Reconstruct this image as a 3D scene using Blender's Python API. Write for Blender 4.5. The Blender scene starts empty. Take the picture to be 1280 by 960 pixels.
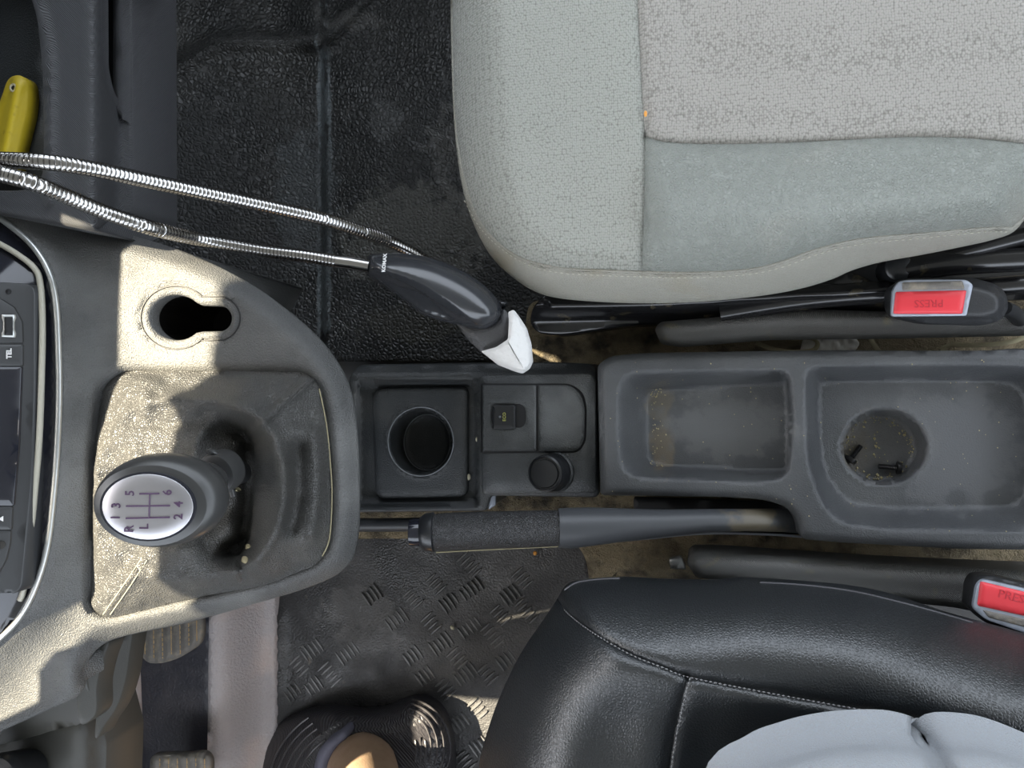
import bpy, bmesh, math, random
import numpy as np
from mathutils import Vector, Matrix
from mathutils.geometry import delaunay_2d_cdt

# ------------------------------------------------------------------ camera
S = bpy.context.scene
H = 0.90                                   # camera height over the cabin floor
TILT = math.atan((820 - 640) / 924.0)      # looks slightly towards the dashboard
cam_d = bpy.data.cameras.new('camera')
cam_d.lens = 26.0; cam_d.sensor_width = 36.0; cam_d.clip_start = 0.01
cam = bpy.data.objects.new('camera', cam_d); S.collection.objects.link(cam)
cam.location = (0, 0, H); cam.rotation_euler = (0, TILT, 0)
S.camera = cam
F = 1280 * 26.0 / 36.0
# ------------------------------------------------------------------ exposure
vs = S.view_settings
vs.view_transform = 'Standard'; vs.look = 'None'; vs.gamma = 1.0; vs.use_curve_mapping = False
vs.exposure = 0.0
# ------------------------------------------------------------------ sky
world = bpy.data.worlds.new('sky'); S.world = world; world.use_nodes = True
wn = world.node_tree; wn.nodes.clear()
sky = wn.nodes.new('ShaderNodeTexSky'); sky.sky_type = 'NISHITA'; sky.sun_disc = False
sky.sun_elevation = math.radians(52); sky.sun_rotation = math.radians(270)
sky.air_density = 1.0; sky.dust_density = 3.0
bg = wn.nodes.new('ShaderNodeBackground'); bg.inputs[1].default_value = 0.60
mixw = wn.nodes.new('ShaderNodeMixRGB'); mixw.inputs[0].default_value = 0.55; mixw.inputs[2].default_value = (9.4, 9.9, 10.3, 1)
wo = wn.nodes.new('ShaderNodeOutputWorld')
wn.links.new(sky.outputs[0], mixw.inputs[1]); wn.links.new(mixw.outputs[0], bg.inputs[0]); wn.links.new(bg.outputs[0], wo.inputs[0])
# ------------------------------------------------------------------ sun
SUN = Vector((0.60, -0.17, -0.80)).normalized()     # direction the light travels
sd = bpy.data.lights.new('sun', 'SUN'); sd.energy = 33.0; sd.angle = math.radians(0.6); sd.color = (1.0, 0.88, 0.66)
so = bpy.data.objects.new('sun', sd); S.collection.objects.link(so)
so.rotation_euler = SUN.to_track_quat('-Z', 'Y').to_euler(); so.location = (-2, 0, 3)

# ================================================================== helpers
RND = random.Random(7)
col = S.collection
def W(px, py, z):
    """point of height z seen at pixel (px,py); works on arrays"""
    dx = (np.asarray(px, float) - 640) / F; dy = -(np.asarray(py, float) - 480) / F
    c, s = math.cos(TILT), math.sin(TILT)
    X = dx * c - s; Z = -dx * s - c
    t = (np.asarray(z, float) - H) / Z
    return np.stack([X * t, dy * t, np.broadcast_to(np.asarray(z, float), np.shape(X * t)) + 0 * t], -1)
def P(px, py, z): return Vector([float(v) for v in W(px, py, z)])
def spl(pts, n=8, closed=True):
    p = np.array(pts, float); m = len(p); out = []
    rng = range(m) if closed else range(m - 1)
    for i in rng:
        if closed: a, b, c, d = p[i - 1], p[i], p[(i + 1) % m], p[(i + 2) % m]
        else: a, b, c, d = p[max(i - 1, 0)], p[i], p[i + 1], p[min(i + 2, m - 1)]
        for k in range(n):
            t = k / n
            out.append(0.5 * ((2 * b) + (c - a) * t + (2 * a - 5 * b + 4 * c - d) * t * t + (3 * b - a - 3 * c + d) * t ** 3))
    if not closed: out.append(p[-1])
    return np.array(out)
def rp(pts, r=8, seg=5, dens=14):
    """polygon with rounded corners (r scalar or one per corner), edges subdivided"""
    p = np.array(pts, float); m = len(p); out = []
    rr = r if hasattr(r, '__len__') else [r] * m
    for i in range(m):
        a, b, c = p[i - 1], p[i], p[(i + 1) % m]
        la, lc = np.linalg.norm(a - b), np.linalg.norm(c - b); q = min(rr[i], la * .48, lc * .48)
        if q < .3: out.append(b); continue
        s, e = b + (a - b) / la * q, b + (c - b) / lc * q
        for k in range(seg + 1):
            t = k / seg; out.append((1 - t) ** 2 * s + 2 * t * (1 - t) * b + t * t * e)
    res = []
    for i in range(len(out)):
        a, b = out[i], out[(i + 1) % len(out)]; L = np.linalg.norm(b - a)
        if L < .2: continue
        k = max(1, int(L / dens))
        for j in range(k): res.append(a + (b - a) * j / k)
    return np.array(res)
def ell(cx, cy, rx, ry, n=40, rot=0):
    a = np.arange(n) * 2 * math.pi / n; x, y = rx * np.cos(a), ry * np.sin(a); c, s = math.cos(rot), math.sin(rot)
    return np.stack([cx + x * c - y * s, cy + x * s + y * c], 1)
def pdist(x, y, line, closed=True):
    x = np.asarray(x, float); y = np.asarray(y, float); best = np.full(np.shape(x), 1e9); L = np.asarray(line, float)
    n = len(L)
    for i in range(n if closed else n - 1):
        ax, ay = L[i]; bx, by = L[(i + 1) % n]; ux, uy = bx - ax, by - ay; l2 = ux * ux + uy * uy + 1e-12
        t = np.clip(((x - ax) * ux + (y - ay) * uy) / l2, 0, 1)
        best = np.minimum(best, np.hypot(x - ax - t * ux, y - ay - t * uy))
    return best
def inside(x, y, poly):
    x = np.asarray(x, float); y = np.asarray(y, float); r = np.zeros(np.shape(x), bool); n = len(poly)
    for i in range(n):
        x1, y1 = poly[i]; x2, y2 = poly[(i + 1) % n]
        if y1 == y2: continue
        r ^= ((y1 > y) != (y2 > y)) & (x < (x2 - x1) * (y - y1) / (y2 - y1) + x1)
    return r
def sm(t): t = np.clip(t, 0, 1); return t * t * (3 - 2 * t)
def ridge(x, y, line, amp, w, closed=False): return amp * np.exp(-(pdist(x, y, line, closed) / w) ** 2)
def recess(x, y, outer, inner):
    """0 outside outer, 1 inside inner, smooth wall between"""
    do, di = pdist(x, y, outer), pdist(x, y, inner)
    q_ = do / (do + di + 1e-6); s = .6 * q_ + .4 * sm(q_); s = np.where(inside(x, y, inner), 1.0, s)
    return np.where(inside(x, y, outer), s, 0.0)
def vn(x, y, seed=0):
    """cheap smooth value noise"""
    xi, yi = np.floor(x).astype(int), np.floor(y).astype(int); fx, fy = x - xi, y - yi
    def h(a, b): v = np.sin(a * 127.1 + b * 311.7 + seed * 74.7) * 43758.5453; return v - np.floor(v)
    u, v = sm(fx), sm(fy)
    return (h(xi, yi) * (1 - u) + h(xi + 1, yi) * u) * (1 - v) + (h(xi, yi + 1) * (1 - u) + h(xi + 1, yi + 1) * u) * v - .5

def link(name, verts, faces, m, parent=None, smooth=True, bm=None, angle=None):
    me = bpy.data.meshes.new(name)
    if bm is None: me.from_pydata([tuple(v) for v in verts], [], faces)
    else: bm.to_mesh(me); bm.free()
    n = len(me.vertices); co = np.empty(n * 3); me.vertices.foreach_get('co', co); co = co.reshape(-1, 3)
    c = (co.min(0) + co.max(0)) / 2; c[2] = co[:, 2].min()
    me.vertices.foreach_set('co', (co - c).ravel())
    if m: me.materials.append(m)
    if smooth:
        me.polygons.foreach_set('use_smooth', [True] * len(me.polygons))
        if angle: me.set_sharp_from_angle(angle=math.radians(angle))
    me.update()
    o = bpy.data.objects.new(name, me); col.objects.link(o)
    loc = Vector([float(v) for v in c])
    if parent: o.parent = parent; loc = loc - wloc(parent)
    o.location = loc
    return o
def wloc(o):
    v = Vector(o.location)
    while o.parent: o = o.parent; v += o.location
    return v
def tag(o, label, cat, group=None, kind=None):
    if label: o['label'] = label
    if cat: o['category'] = cat
    if group: o['group'] = group
    if kind: o['kind'] = kind
    return o
def thing(name, loc, label, cat, group=None):
    o = bpy.data.objects.new(name, None); o.empty_display_size = .02; col.objects.link(o); o.location = loc
    return tag(o, label, cat, group)

def panel(name, outline, zf, m, parent=None, step=10, skirt=((.001, -.001), (.0015, -.004), (.0015, -.02)), holes=(), hskirt=None, lines=(), angle=None, bottom=False, free=None):
    """relief surface over a pixel outline; zf(px,py) gives its height; the border turns down along skirt [(outset, dz)...] in metres"""
    if not callable(zf): zc = float(zf); zf = lambda x, y: np.full(np.shape(x), zc)
    loops = [np.array(outline, float)] + [np.array(h, float) for h in holes]
    pts = []; edges = []
    for L in loops:
        b = len(pts); n = len(L); pts += [tuple(q) for q in L]; edges += [(b + i, b + (i + 1) % n) for i in range(n)]
    for L in lines:
        L = np.array(L, float); b = len(pts); n = len(L); pts += [tuple(q) for q in L]; edges += [(b + i, b + i + 1) for i in range(n - 1)]
        edges.append((b + n - 1, b)) if np.hypot(*(L[0] - L[-1])) < 60 and n > 8 else None
    lo, hi = loops[0].min(0), loops[0].max(0)
    gx, gy = np.meshgrid(np.arange(lo[0] + step / 2, hi[0], step), np.arange(lo[1] + step / 2, hi[1], step))
    gx = gx + (np.arange(gx.shape[0])[:, None] % 2) * step * .5
    gx, gy = gx.ravel(), gy.ravel(); k = inside(gx, gy, loops[0])
    for L in loops[1:]: k &= ~inside(gx, gy, L)
    gx, gy = gx[k], gy[k]; d = np.full(len(gx), 1e9)
    for L in loops: d = np.minimum(d, pdist(gx, gy, L))
    for L in lines: d = np.minimum(d, pdist(gx, gy, L, False))
    k = d > step * .4; pts += list(zip(gx[k], gy[k]))
    v, e, f, *_ = delaunay_2d_cdt([Vector((float(a), float(b))) for a, b in pts], edges, [], 0, 1e-4)
    v = np.array([(q.x, q.y) for q in v]); f = np.array([list(t) for t in f if len(t) == 3])
    c = v[f].mean(1); k = inside(c[:, 0], c[:, 1], loops[0])
    for L in loops[1:]: k &= ~inside(c[:, 0], c[:, 1], L)
    f = f[k]; z = zf(v[:, 0], v[:, 1]); w = W(v[:, 0], v[:, 1], z)
    used = np.unique(f); remap = -np.ones(len(v), int); remap[used] = np.arange(len(used))
    bm = bmesh.new(); bv = [bm.verts.new(w[i]) for i in used]; uv = v[used]
    for t in f:
        try: bm.faces.new([bv[remap[i]] for i in t])
        except ValueError: pass
    bm.normal_update()
    up = sum(fc.normal.z * fc.calc_area() for fc in bm.faces)
    if up < 0: bmesh.ops.reverse_faces(bm, faces=bm.faces[:])
    bm.verts.index_update()
    be = [x for x in bm.edges if len(x.link_faces) == 1]
    nrm = {}
    if free is not None:
        bv2 = list({q for x in be for q in x.verts}); P2 = np.array([uv[q.index] for q in bv2]); fr0 = {q for q, d_ in zip(bv2, pdist(P2[:, 0], P2[:, 1], free)) if d_ < .05}
    for x in sorted(be, key=lambda x: 0 if free is None or (x.verts[0] in fr0 and x.verts[1] in fr0) else 1):
        a, b = x.verts; t = (b.co - a.co); n = Vector((t.y, -t.x, 0))
        fc = x.link_faces[0]; third = [q for q in fc.verts if q not in (a, b)][0]
        if n.dot(third.co - a.co) > 0: n = -n
        if n.length > 1e-12: n.normalize()
        sec = free is not None and not (a in fr0 and b in fr0)
        for q in (a, b):
            if not (sec and q in nrm and q in fr0): nrm[q] = nrm.get(q, Vector()) + n
    for q in nrm:
        if nrm[q].length > 1e-9: nrm[q].normalize()
    hole = set()
    if free is not None:
        vv = list(nrm); P2 = np.array([uv[q.index] for q in vv]); dh = pdist(P2[:, 0], P2[:, 1], free)
        fr_ = {q for q, d_ in zip(vv, dh) if d_ < .05}; hskirt = hskirt or ((0, -.004),)
        hole = set(nrm) - fr_
        eh = {x for x in be if x.verts[0] in hole or x.verts[1] in hole}
    elif holes and hskirt is not None:
        vv = list(nrm); P2 = np.array([uv[q.index] for q in vv]); dh = np.full(len(vv), 1e9)
        for L in loops[1:]: dh = np.minimum(dh, pdist(P2[:, 0], P2[:, 1], L))
        hole = {q for q, d_ in zip(vv, dh) if d_ < .01}
    for which, prof in ((False, skirt), (True, hskirt if hskirt is not None else skirt)):
        es = [x for x in be if ((x in eh) == which)] if free is not None else [x for x in be if ((x.verts[0] in hole) == which)]
        if not es or not prof: continue
        prev = {q: q for x in es for q in x.verts}
        for k_, (off, dz) in enumerate(prof):
            cur = {q: bm.verts.new(q.co + nrm[q] * off + Vector((0, 0, dz))) for q in prev}
            for x in es:
                a, b = x.verts; fc = x.link_faces[0]; i = [l.vert for l in fc.loops].index(a)
                if fc.loops[(i + 1) % len(fc.loops)].vert is b if k_ == 0 else ordr[x]: a, b, fl = a, b, True
                else: fl = False
                if k_ == 0:
                    if 'ordr' not in locals() or x not in ordr:
                        try: ordr[x] = fl
                        except NameError: ordr = {x: fl}
                q = (prev[b], prev[a], cur[a], cur[b]) if fl else (prev[a], prev[b], cur[b], cur[a])
                bm.faces.new(q)
            prev = cur
        if bottom and not which:
            cc = sum((q.co for q in prev.values()), Vector()) / len(prev); cv = bm.verts.new(cc)
            for x in es:
                a, b = x.verts
                bm.faces.new((prev[b], prev[a], cv) if ordr[x] else (prev[a], prev[b], cv))
    return link(name, None, None, m, parent, True, bm, angle)

def tube(name, pts, r, m, parent=None, n=12, flat=1.0, cap=True, smooth=True):
    pts = [Vector(q) for q in pts]; N = len(pts); rr = r if hasattr(r, '__len__') else [r] * N
    T = [(pts[min(i + 1, N - 1)] - pts[max(i - 1, 0)]).normalized() for i in range(N)]
    u = T[0].cross(Vector((0, 0, 1)));
    if u.length < .1: u = T[0].cross(Vector((1, 0, 0)))
    u.normalize(); V = []; Fc = []
    for i in range(N):
        u = (u - T[i] * u.dot(T[i])).normalized(); w = T[i].cross(u)
        for k in range(n):
            a = 2 * math.pi * k / n; V.append(pts[i] + (u * math.cos(a) + w * math.sin(a) * flat) * rr[i])
    for i in range(N - 1):
        for k in range(n):
            a, b = i * n + k, i * n + (k + 1) % n; Fc.append((a, b, b + n, a + n))
    if cap: Fc += [tuple(range(n))[::-1], tuple(range((N - 1) * n, N * n))]
    return link(name, V, Fc, m, parent, smooth, angle=50)
def pxtube(name, pts, r, m, parent=None, zf=None, n=10, sub=6, flat=1.0):
    """tube through (px,py,z) points"""
    q = spl(pts, sub, False)
    if zf is not None: z = zf(q[:, 0], q[:, 1]); w = W(q[:, 0], q[:, 1], z)
    else: w = W(q[:, 0], q[:, 1], q[:, 2])
    return tube(name, w, r, m, parent, n, flat)
def lathe(name, c, ax, prof, m, parent=None, n=32, sx=1.0, sy=1.0, xdir=None, angle=40):
    """profile [(r,h)...] around axis ax"""
    ax = Vector(ax).normalized(); x = Vector(xdir) if xdir else Vector((1, 0, 0)); x = (x - ax * x.dot(ax)).normalized(); y = ax.cross(x)
    V = []; Fc = []
    for r, h in prof:
        for k in range(n):
            a = 2 * math.pi * k / n; V.append(Vector(c) + ax * h + x * (r * sx * math.cos(a)) + y * (r * sy * math.sin(a)))
    for i in range(len(prof) - 1):
        for k in range(n):
            a, b = i * n + k, i * n + (k + 1) % n; Fc.append((a, b, b + n, a + n))
    Fc += [tuple(range(n))[::-1], tuple(range((len(prof) - 1) * n, len(prof) * n))]
    return link(name, V, Fc, m, parent, True, angle=angle)
def box(name, c, d, m, parent=None, bev=.0, rot=None):
    bm = bmesh.new(); bmesh.ops.create_cube(bm, size=1, matrix=Matrix.Diagonal((*d, 1)))
    if bev: bmesh.ops.bevel(bm, geom=bm.edges[:], offset=bev, segments=2, affect='EDGES', profile=.5)
    if rot: bm.transform(rot.to_matrix().to_4x4() if hasattr(rot, 'to_matrix') else rot)
    bm.transform(Matrix.Translation(c)); return link(name, None, None, m, parent, True, bm, 40)
def text(name, s, c, size, m, parent=None, ang=0, nrm=(0, 0, 1), ext=.0002, offset=0.0, sx=1):
    """lettering; ang turns it in its plane (0 = reads left to right in the picture)"""
    cu = bpy.data.curves.new(name, 'FONT'); cu.body = s; cu.size = size; cu.extrude = ext; cu.align_x = 'CENTER'; cu.align_y = 'CENTER'; cu.offset = offset; cu.resolution_u = 2
    t = bpy.data.objects.new(name + '_tmp', cu); col.objects.link(t)
    dg = bpy.context.evaluated_depsgraph_get(); me = bpy.data.meshes.new_from_object(t.evaluated_get(dg))
    bpy.data.objects.remove(t); bm = bmesh.new(); bm.from_mesh(me); bpy.data.meshes.remove(me)
    n = Vector(nrm).normalized(); q = Vector((0, 0, 1)).rotation_difference(n)
    bm.transform(Matrix.Translation(Vector(c)) @ q.to_matrix().to_4x4() @ Matrix.Rotation(ang, 4, 'Z') @ Matrix.Diagonal((sx, 1, 1, 1)))
    return link(name, None, None, m, parent, False, bm)

# ------------------------------------------------------------------ materials
def mat(name, c, rough=.5, metal=0.0, bump=(), var=None, blobs=(), spec=.5, coat=0.0, sheen=0.0, rvar=None, coatr=.15, streak=None):
    """bump: list of (kind, scale, distance); var: (colour, scale, lo, hi); blobs: (x,y,rx,ry,colour,amount)"""
    m = bpy.data.materials.new(name); m.use_nodes = True; nt = m.node_tree; N = nt.nodes; L = nt.links; N.clear()
    out = N.new('ShaderNodeOutputMaterial'); b = N.new('ShaderNodeBsdfPrincipled'); L.new(b.outputs[0], out.inputs[0])
    b.inputs['Roughness'].default_value = rough; b.inputs['Metallic'].default_value = metal; b.inputs['Specular IOR Level'].default_value = spec
    b.inputs['Coat Weight'].default_value = coat; b.inputs['Coat Roughness'].default_value = coatr; b.inputs['Sheen Weight'].default_value = sheen
    geo = N.new('ShaderNodeNewGeometry'); pos = geo.outputs['Position']
    base = N.new('ShaderNodeRGB'); base.outputs[0].default_value = (*c, 1); cs = base.outputs[0]
    def noise(sc, det=3, vec=pos):
        n = N.new('ShaderNodeTexNoise'); n.inputs['Scale'].default_value = sc; n.inputs['Detail'].default_value = det; L.new(vec, n.inputs['Vector']); return n
    def mix(a, col_, fac):
        x = N.new('ShaderNodeMixRGB'); L.new(a, x.inputs[1]); x.inputs[2].default_value = (*col_, 1); L.new(fac, x.inputs[0]); return x.outputs[0]
    def mrange(v, lo, hi, t0=0, t1=1):
        r = N.new('ShaderNodeMapRange'); r.inputs[1].default_value = lo; r.inputs[2].default_value = hi; r.inputs[3].default_value = t0; r.inputs[4].default_value = t1; L.new(v, r.inputs[0]); return r.outputs[0]
    for v in ([var] if var and not isinstance(var, list) else (var or [])):
        n = noise(v[1], 5); cs = mix(cs, v[0], mrange(n.outputs[0], v[2], v[3]))
    for (x, y, rx, ry, bc, am) in blobs:
        s_ = N.new('ShaderNodeVectorMath'); s_.operation = 'SUBTRACT'; L.new(pos, s_.inputs[0]); s_.inputs[1].default_value = (x, y, 0)
        q = N.new('ShaderNodeVectorMath'); q.operation = 'MULTIPLY'; L.new(s_.outputs[0], q.inputs[0]); q.inputs[1].default_value = (1 / rx, 1 / ry, 0)
        ln = N.new('ShaderNodeVectorMath'); ln.operation = 'LENGTH'; L.new(q.outputs[0], ln.inputs[0])
        nn = noise(60, 4); ad = N.new('ShaderNodeMath'); ad.operation = 'ADD'; L.new(ln.outputs['Value'], ad.inputs[0]); L.new(mrange(nn.outputs[0], .3, .7, -.45, .45), ad.inputs[1])
        cs = mix(cs, bc, mrange(ad.outputs[0], .75, 1.1, am, 0))
    L.new(cs, b.inputs['Base Color'])
    if rvar: n = noise(rvar[0], 4); L.new(mrange(n.outputs[0], .35, .65, rvar[1], rvar[2]), b.inputs['Roughness'])
    prev = None
    for kind, sc, dist in bump:
        bp = N.new('ShaderNodeBump'); bp.inputs['Strength'].default_value = 1.0; bp.inputs['Distance'].default_value = dist
        if kind == 'noise': h = noise(sc, 2).outputs[0]
        elif kind in ('leather', 'pebble'):
            t = N.new('ShaderNodeTexVoronoi'); t.feature = 'DISTANCE_TO_EDGE'; t.inputs['Scale'].default_value = sc; L.new(pos, t.inputs['Vector'])
            h = mrange(t.outputs['Distance'], 0, .28 if kind == 'leather' else .35)
        elif kind == 'weave':
            mp = N.new('ShaderNodeMapping'); mp.inputs['Scale'].default_value = (sc * 1.1, sc * .85, sc * .5); L.new(pos, mp.inputs[0])
            t = N.new('ShaderNodeTexVoronoi'); t.inputs['Scale'].default_value = 1.0; t.inputs['Randomness'].default_value = .55; L.new(mp.outputs[0], t.inputs['Vector'])
            h = mrange(t.outputs['Distance'], 0, .8, 1, 0)
            dk = N.new('ShaderNodeMixRGB'); dk.blend_type = 'MULTIPLY'; L.new(cs, dk.inputs[1]); dk.inputs[2].default_value = (.52, .52, .51, 1)
            L.new(mrange(t.outputs['Distance'], .42, .85), dk.inputs[0]); L.new(dk.outputs[0], b.inputs['Base Color'])
        elif kind == 'twill':
            w = N.new('ShaderNodeTexWave'); w.inputs['Scale'].default_value = sc; w.bands_direction = 'DIAGONAL'; w.inputs['Distortion'].default_value = .6; L.new(pos, w.inputs['Vector']); h = w.outputs[0]
        L.new(h, bp.inputs['Height'])
        if prev: L.new(prev, bp.inputs['Normal'])
        prev = bp.outputs[0]
    if prev: L.new(prev, b.inputs['Normal'])
    return m

TAN = (.26, .21, .13)
def wb(px, py, z, rx, ry, c, a): q = P(px, py, z); return (q.x, q.y, rx, ry, c, a)
M_console = mat('console_plastic', (0.064, 0.065, 0.064), .42, bump=[('noise', 900, .0011)], var=((.15, .15, .145), 9, .45, .7))
M_boot = mat('gaiter_leatherette', (0.048, 0.047, 0.044), .42, bump=[('leather', 560, .00040)], spec=.5, var=((.065, .062, .055), 30, .5, .8))
M_low = mat('console_low_plastic', (0.030, 0.033, 0.035), .38, bump=[('noise', 800, .0006)], var=((.085, .085, .08), 12, .5, .8))
M_switch = mat('switch_panel_plastic', (0.044, 0.047, 0.048), .36, bump=[('noise', 800, .0007)], var=((.13, .135, .135), 16, .45, .75))
M_tray = mat('tray_plastic', (.050, .053, .057), .38, bump=[('noise', 900, .0005)], var=[((.085, .088, .09), 10, .4, .7), ((.17, .15, .12), 500, .72, .78)],
    blobs=[wb(826, 505, .215, .012, .018, (.13, .11, .075), .55), wb(828, 560, .215, .012, .022, (.13, .105, .07), .7), wb(1075, 560, .19, .014, .022, (.09, .075, .05), .7), wb(1100, 555, .19, .034, .03, (.10, .095, .085), .45), wb(905, 532, .20, .055, .030, (.105, .108, .11), .75), wb(1190, 555, .207, .06, .05, (.10, .103, .108), .6)])
M_blackp = mat('black_plastic', (.016, .017, .019), .3, spec=.5, bump=[('noise', 900, .00008)])
M_gap = mat('dark_gap', (.006, .006, .007), .6)
M_dash = mat('dash_plastic', (0.050, 0.051, 0.055), .5, bump=[('twill', 380, .0008)])
M_dashlow = mat('dash_lower_plastic', (0.048, 0.047, 0.041), .5, bump=[('noise', 900, .0001)])
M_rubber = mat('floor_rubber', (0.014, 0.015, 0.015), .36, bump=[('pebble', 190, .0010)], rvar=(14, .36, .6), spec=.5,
    var=[((.03, .03, .028), 9, .5, .75)], blobs=[wb(520, 290, 0, .11, .06, (.075, .075, .068), .9), wb(484, 155, 0, .022, .03, (.05, .052, .052), .8), wb(565, 190, 0, .03, .05, (.055, .055, .052), .8), wb(520, 405, 0, .08, .025, (.045, .044, .036), .6), wb(402, 250, .035, .0035, .20, (.12, .14, .15), .7), wb(375, 240, .05, .035, .09, (.045, .05, .052), .8), wb(440, 20, .03, .045, .012, (.06, .06, .058), .7), wb(345, 52, .05, .06, .009, (.05, .05, .05), .6)])  # pale blobs along toe edge and ridge paint in highlights; others are worn patches
M_mat = mat('mat_rubber', (0.021, 0.020, 0.020), .42, bump=[('noise', 420, .0009)], rvar=(22, .25, .6),
    var=[((.075, .072, .07), 14, .42, .75), ((.13, .11, .085), 60, .68, .8)], blobs=[wb(455, 760, 0, .05, .03, (.11, .105, .10), .55), wb(470, 790, 0, .04, .03, (.1, .095, .09), .4)])
M_bar = mat('tread_bar_rubber', (.11, .108, .105), .28)
M_toe = mat('toe_rubber_sheen', (0.400, 0.367, 0.367), .5, bump=[('noise', 330, .0012)], var=((.55, .43, .37), 10, .48, .75))  # pale tone paints in the sky reflection on the toe rubber
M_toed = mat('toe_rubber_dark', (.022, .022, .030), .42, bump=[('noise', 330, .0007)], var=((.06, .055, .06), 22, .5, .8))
M_carpet = mat('dirty_carpet', (.23, .185, .115), .95, bump=[('noise', 700, .002), ('noise', 120, .003)], var=[((.045, .038, .028), 34, .47, .66), ((.22, .18, .11), 90, .55, .75)])
M_fab = mat('grey_fabric', (0.345, 0.33, 0.3), .95, bump=[('weave', 520, .0009)], sheen=.15, spec=.2)
M_fab2 = mat('grey_fabric_bolster', (0.33, 0.335, 0.3), .95, bump=[('weave', 560, .0008)], sheen=.15, spec=.2)
M_gle = mat('grey_leatherette', (0.25, 0.265, 0.24), .45, bump=[('leather', 400, .0007)], var=((.36, .345, .30), 7, .5, .75), spec=.4)
M_gle2 = mat('grey_leatherette_skirt', (0.320, 0.312, 0.270), .5, bump=[('leather', 460, .0004)], var=((.30, .27, .2), 16, .6, .8), spec=.4)
M_thread = mat('pale_thread', (.5, .48, .4), .8)
M_ble = mat('black_leather', (0.010, 0.012, 0.014), .36, bump=[('leather', 430, .00016)], spec=.9, coat=.35, coatr=.38)
M_bpipe = mat('black_piping', (.10, .10, .11), .4)
M_thread2 = mat('grey_thread', (.22, .22, .22), .7)
M_metalb = mat('black_painted_metal', (.012, .012, .013), .22, spec=.7, var=((.09, .075, .045), 50, .62, .75))
M_trimp = mat('seat_trim_plastic', (0.125, 0.125, 0.12), .5, bump=[('twill', 380, .0003)], var=((.2, .18, .12), 45, .63, .75))
M_chrome = mat('chrome', (.38, .37, .36), .18, metal=1)
M_silver = mat('silver_trim', (.48, .49, .48), .3, metal=.75)
M_cream = mat('cream_trim', (.42, .40, .33), .4)
M_gloss = mat('gloss_black', (.012, .013, .02), .12, spec=.6)
M_radio = mat('radio_plastic', (.032, .033, .035), .35)
M_white = mat('white_print', (.75, .75, .75), .5)
M_knob = mat('knob_plastic', (0.037, 0.037, 0.037), .3, spec=.5)
M_badge = mat('badge_metal', (.42, .41, .43), .36, metal=.85)
M_ink = mat('dark_ink', (.06, .03, .07), .5)
M_red = mat('buckle_red', (.72, .045, .06), .38)
M_redd = mat('buckle_red_mark', (.50, .03, .045), .45)
M_buck = mat('buckle_black', (.022, .023, .025), .45, bump=[('noise', 700, .0002)])
M_bgrey = mat('buckle_worn_grey', (.33, .36, .42), .35, metal=.3)
M_grip = mat('grip_leather', (.022, .022, .023), .38, bump=[('leather', 600, .0004)])
M_lever = mat('lever_plastic', (.045, .048, .053), .42, blobs=[wb(940, 650, .2, .022, .05, (.13, .11, .075), .8)])
M_yellow = mat('yellow_plastic', (0.45, 0.34, 0.015), .5, var=((.10, .08, .01), 60, .58, .75))
M_head = mat('glossy_head', (.028, .03, .034), .2, spec=.7)
M_tape = mat('white_tape', (0.624, 0.616, 0.600), .55, bump=[('noise', 160, .0012)])
M_neck = mat('dark_grain_neck', (.05, .05, .052), .45, bump=[('noise', 900, .0006)])
M_pedal = mat('pedal_rubber', (.15, .14, .125), .6, bump=[('noise', 700, .0004)], var=((.25, .22, .17), 90, .5, .7))
M_pedrib = mat('pedal_groove_rust', (.42, .28, .12), .7)
M_skin = mat('skin', (.40, .27, .175), .5, bump=[('noise', 500, .0003)], var=((.35, .225, .14), 70, .45, .75))
M_shoe = mat('black_shoe', (.028, .026, .029), .4, bump=[('twill', 130, .0006)])
M_shoe2 = mat('shoe_straps', (.055, .052, .055), .35)
M_sock = mat('lavender_sock', (.12, .12, .16), .8)
M_short = mat('heather_grey_cotton', (0.336, 0.347, 0.360), .95, bump=[('noise', 900, .0006)], var=((.34, .365, .40), 900, .4, .65))
M_roof = mat('headliner', (.36, .355, .33), .9)
M_body = mat('car_lining', (.10, .10, .10), .8)
M_paper = mat('crumpled_paper', (.62, .60, .55), .8)
M_cord = mat('beige_strap', (.36, .32, .2), .8)
M_seed = mat('pale_seed', (.50, .46, .33), .6)
M_orange = mat('orange_crumb', (.75, .33, .06), .5)
M_crumb = mat('tan_crumbs', (.42, .36, .2), .8)
M_yel = mat('yellow_print', (.50, .50, .14), .5)
M_rim_hi = mat('rim_highlight_plastic', (.17, .18, .19), .35)  # paler tone paints a highlight onto the cup rims
M_screw = mat('black_screw', (.012, .012, .013), .3, metal=.3)

# ================================================================== cabin shell
def quad_slab(name, pts, z0, z1, m):
    n = len(pts); V = [(x, y, z0) for x, y in pts] + [(x, y, z1) for x, y in pts]
    Fc = [tuple(range(n))[::-1], tuple(range(n, 2 * n))] + [(i, (i + 1) % n, n + (i + 1) % n, n + i) for i in range(n)]
    return tag(link(name, V, Fc, m, None, False), None, None, kind='structure')
def back(px, py, z, zt):
    """where the sun ray through that point crosses height zt"""
    q = P(px, py, z); t = (zt - z) / -SUN.z; q = q - SUN * t; return (q.x, q.y)
quad_slab('floor', [(-1.0, -.75), (1.1, -.75), (1.1, .75), (-1.0, .75)], -.03, -.004, M_body)
ZH = 1.08
hb, ha = back(232, 760, .375, ZH), back(278, 300, .375, ZH)      # roof front edge
sl = (ha[0] - hb[0]) / (ha[1] - hb[1])
def hx(y): return hb[0] + sl * (y - hb[1])
quad_slab('ceiling', [(hx(-.75), -.75), (1.1, -.75), (1.1, .75), (hx(.75), .75)], ZH, ZH + .03, M_roof)
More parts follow.
